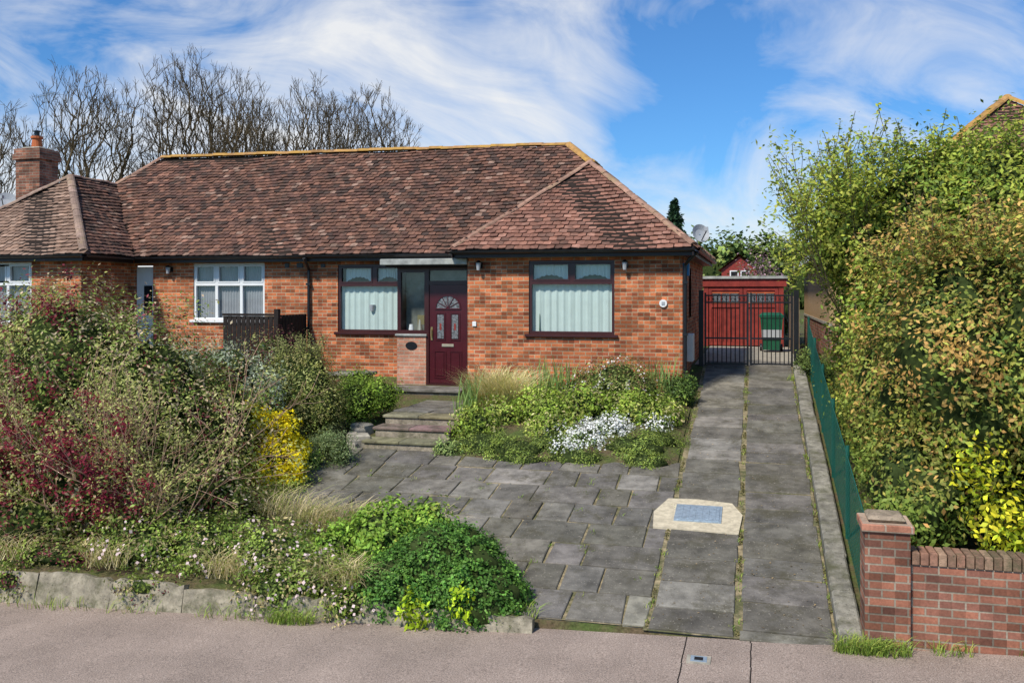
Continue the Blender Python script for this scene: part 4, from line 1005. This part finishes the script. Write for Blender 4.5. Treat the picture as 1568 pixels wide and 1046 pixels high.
shrub('white_alyssum', [(-2.75, 14.75, .98, .52, .4, .24), (-2.35, 15.2, 1.1, .4, .35, .22), (-2.95, 14.45, .88, .35, .25, .18)], 350, 18, .05, .035, [(3, (.23, .3, .13)), (2, (.14, .2, .05))], .5, .7, flowers=(560, 9, .034, (.92, .92, .89), .035))
shrub('white_alyssum', [(-1.65, 15.6, 1.12, .25, .28, .2)], 80, 18, .04, .035, [(3, (.23, .3, .13))], .5, .7, flowers=(100, 8, .034, (.9, .9, .87), .035))
shrub('cushion_plant', [(-1.85, 14.6, .9, .58, .45, .24), (-1.6, 15.0, .98, .45, .35, .2), (-3.75, 14.3, .85, .6, .4, .2), (-3.2, 14.55, .92, .4, .38, .24), (-4.3, 14.4, .92, .5, .4, .2), (-2.7, 14.1, .8, .5, .25, .14), (-1.6, 14.1, .8, .4, .25, .14), (-3.6, 13.98, .78, .5, .2, .12)], 1450, 20, .045, .034, [(4, (.20, .27, .05)), (3, (.29, .36, .07)), (2, (.15, .2, .05))], .5, .82, shell=.8)
shrub('leafy_perennials', [(-4.6, 14.9, 1.1, .4, .4, .36), (-4.4, 15.5, 1.2, .5, .4, .34), (-3.5, 15.5, 1.3, .5, .4, .38), (-2.9, 15.9, 1.4, .5, .4, .35), (-3.8, 16.0, 1.35, .4, .4, .38), (-1.9, 15.9, 1.35, .5, .5, .3), (-3.3, 15.0, 1.1, .4, .35, .3), (-2.3, 16.1, 1.35, .4, .4, .3), (-1.55, 16.2, 1.3, .35, .4, .25)], 1250, 20, .08, .062, [(4, (.27, .37, .05)), (3, (.18, .26, .04)), (2, (.40, .44, .10)), (1, (.46, .42, .19))], .5, .65)
shrub('dark_green_bush', [(-1.4, 17.3, 1.6, .3, .3, .28)], 160, 20, .06, .05, [(3, (.08, .14, .035)), (2, (.13, .2, .04))], .5, .75)
shrub('succulent_clump', [(-4.85, 14.1, .85, .24, .2, .16)], 70, 16, .04, .055, [(1, (.28, .36, .12))], .4, .6)
b_ = []
for i in range(170):
    x = random.choice([random.uniform(-7, -1.2), random.uniform(-7, -1.2), -.175 + random.gauss(0, .02), -1.07 + random.gauss(0, .02), .76, .76]); y = random.uniform(9.4, 13.8) if x < -1.2 else random.uniform(9.4, 20)
    b_ += disk(x, y, .05, .06, 9, .02)
blades('joint_weeds', b_, .05, .8, .008, gr)
b_ = []
for cx, cy, r, n in ((.95, 9.12, .25, 300), (1.15, 9.1, .25, 220), (1.75, 9.2, .2, 60), (2.6, 9.22, .3, 60), (-2.5, 9.2, .15, 60), (-4.9, 9.0, .3, 260), (-5.6, 9.03, .5, 60), (.9, 19.3, .3, 160), (-8.0, 9.02, 1.5, 110), (-2.3, 9.35, .1, 50)): b_ += [(x, y, pav_z(x) if y < 9.27 else z) for x, y, z in disk(cx, cy, r, .09, n)]
blades('grass_tufts', b_, .17, .95, .008, gr)
P = []
for i in range(7000):
    x = random.choice([-.172, -.172, -1.065, .757]) + random.gauss(0, .012); y = random.uniform(9.3, 20.3)
    if math.sin(y * 3.1 + x * 9) + math.sin(y * 7.7) > .5: P.append((x, y, .163 * (y - 9.3) + .018 + random.uniform(0, .02)))
P = np.array(P); np_mesh('moss', leaf_quads(P, np.tile([0, 0, 1.], (len(P), 1)), .024, .8), 1, np.array([[.17, .15, .06]]) * RNG.uniform(.5, 1.7, (len(P), 1)), M['leaf'])
P = []
for i in range(420):
    y = random.uniform(9.4, 17); x = random.uniform(-6.5 if 11.5 < y < 13.9 else -1, .72)
    P.append((x, y, zf(x, y) + .012))
P = np.array(P); np_mesh('leaf_litter', leaf_quads(P, np.tile([0, 0, 4.], (len(P), 1)), .03, .55), 1, np.array([[.30, .22, .12]]) * RNG.uniform(.4, 1.6, (len(P), 1)), M['leaf'])
shrub('climbing_weeds', [(1.02, 19.6, 2.0, .2, .7, .25), (1.3, 18.5, 1.9, .2, 1.0, .3), (1.3, 16, 1.5, .15, 1.5, .3)], 260, 18, .06, .045, greens, .5, .6)

# ------------------------------------------------------------------ sky, sun, camera
sun_el = math.radians(48); sd_ = Vector((-.42, -.91, 0)).normalized()
sun_az = math.atan2(sd_.x, sd_.y)
W = bpy.data.worlds.new('World'); scene.world = W; W.use_nodes = True; nt = W.node_tree; nt.nodes.clear()
out = N(nt, 'ShaderNodeOutputWorld'); bg = N(nt, 'ShaderNodeBackground'); bg.inputs[1].default_value = .15
sky = N(nt, 'ShaderNodeTexSky', sky_type='NISHITA'); sky.sun_disc = False; sky.sun_elevation = sun_el; sky.sun_rotation = sun_az; sky.ozone_density = 2.5; sky.dust_density = .3; sky.air_density = 1.0
tc = N(nt, 'ShaderNodeTexCoord').outputs['Generated']
sep = N(nt, 'ShaderNodeSeparateXYZ'); nt.links.new(tc, sep.inputs[0])
mth = lambda op, a, b=None, c=None: mathn(nt, op, a, b, c)
den = mth('ADD', mth('ABSOLUTE', sep.outputs[1]), .25)
u = mth('DIVIDE', sep.outputs[0], den); v = mth('DIVIDE', sep.outputs[2], den)
cmb = N(nt, 'ShaderNodeCombineXYZ'); nt.links.new(u, cmb.inputs[0]); nt.links.new(v, cmb.inputs[1])
vr = N(nt, 'ShaderNodeVectorRotate', rotation_type='Z_AXIS'); vr.inputs['Angle'].default_value = math.radians(16); nt.links.new(cmb.outputs[0], vr.inputs['Vector'])
mp = N(nt, 'ShaderNodeMapping'); mp.inputs['Scale'].default_value = (2.2, 5.4, 1); mp.inputs['Location'].default_value = (2.35, .7, 0)
nt.links.new(vr.outputs[0], mp.inputs[0])
n1 = noise(nt, mp.outputs[0], 1.9, 7, .60, 1.4); n2 = noise(nt, cmb.outputs[0], 4.5, 5, .6, .8)
tot = mth('ADD', mth('MULTIPLY', n1, .80), mth('MULTIPLY', n2, .42))
for (dx, dy, dz), wdt, amt in (((-.33, .947, .21), .022, .17), ((-.72, .85, .10), .045, .30), ((-.018, 1.03, .07), .011, .25), ((-.2, .978, .25), .008, .12), ((-.42, .92, .34), .007, .10), ((-.763, .831, .36), .02, -.18), ((-.073, 1.015, .2), .006, -.10), ((.2, 1.05, .27), .012, .10)):
    dt = N(nt, 'ShaderNodeVectorMath', operation='DOT_PRODUCT'); nt.links.new(tc, dt.inputs[0]); dt.inputs[1].default_value = Vector((dx, dy, dz)).normalized()
    tot = mth('ADD', tot, maprange(nt, dt.outputs['Value'], 1 - wdt, 1, 0, amt))
mask = maprange(nt, tot, .58, .95, 0, .93)
tint = mixc(nt, 1, sky.outputs[0], (.34, .64, .93), 'MULTIPLY')
fin = mixc(nt, mask, tint, (5.9, 5.95, 6.0))
nt.links.new(fin, bg.inputs[0]); nt.links.new(bg.outputs[0], out.inputs[0])
ld = bpy.data.lights.new('sun', 'SUN'); ld.energy = 4.7; ld.angle = math.radians(7); ld.color = (1, .94, .84)
lo = bpy.data.objects.new('sun', ld); COL.objects.link(lo)
pos = Vector((sd_.x * math.cos(sun_el), sd_.y * math.cos(sun_el), math.sin(sun_el))); lo.rotation_euler = (-pos).to_track_quat('-Z', 'Y').to_euler()
cd = bpy.data.cameras.new('camera'); co_ = bpy.data.objects.new('camera', cd); COL.objects.link(co_); scene.camera = co_
cd.sensor_width = 36; cd.lens = 1400 / 1568 * 36; cd.shift_y = -.0463; cd.clip_end = 3000; cd.clip_start = .1
co_.location = (0, 0, 3.4); co_.rotation_euler = (math.radians(90), 0, math.radians(14.9))
scene.view_settings.view_transform = 'Standard'; scene.view_settings.look = 'None'; scene.view_settings.exposure = 0
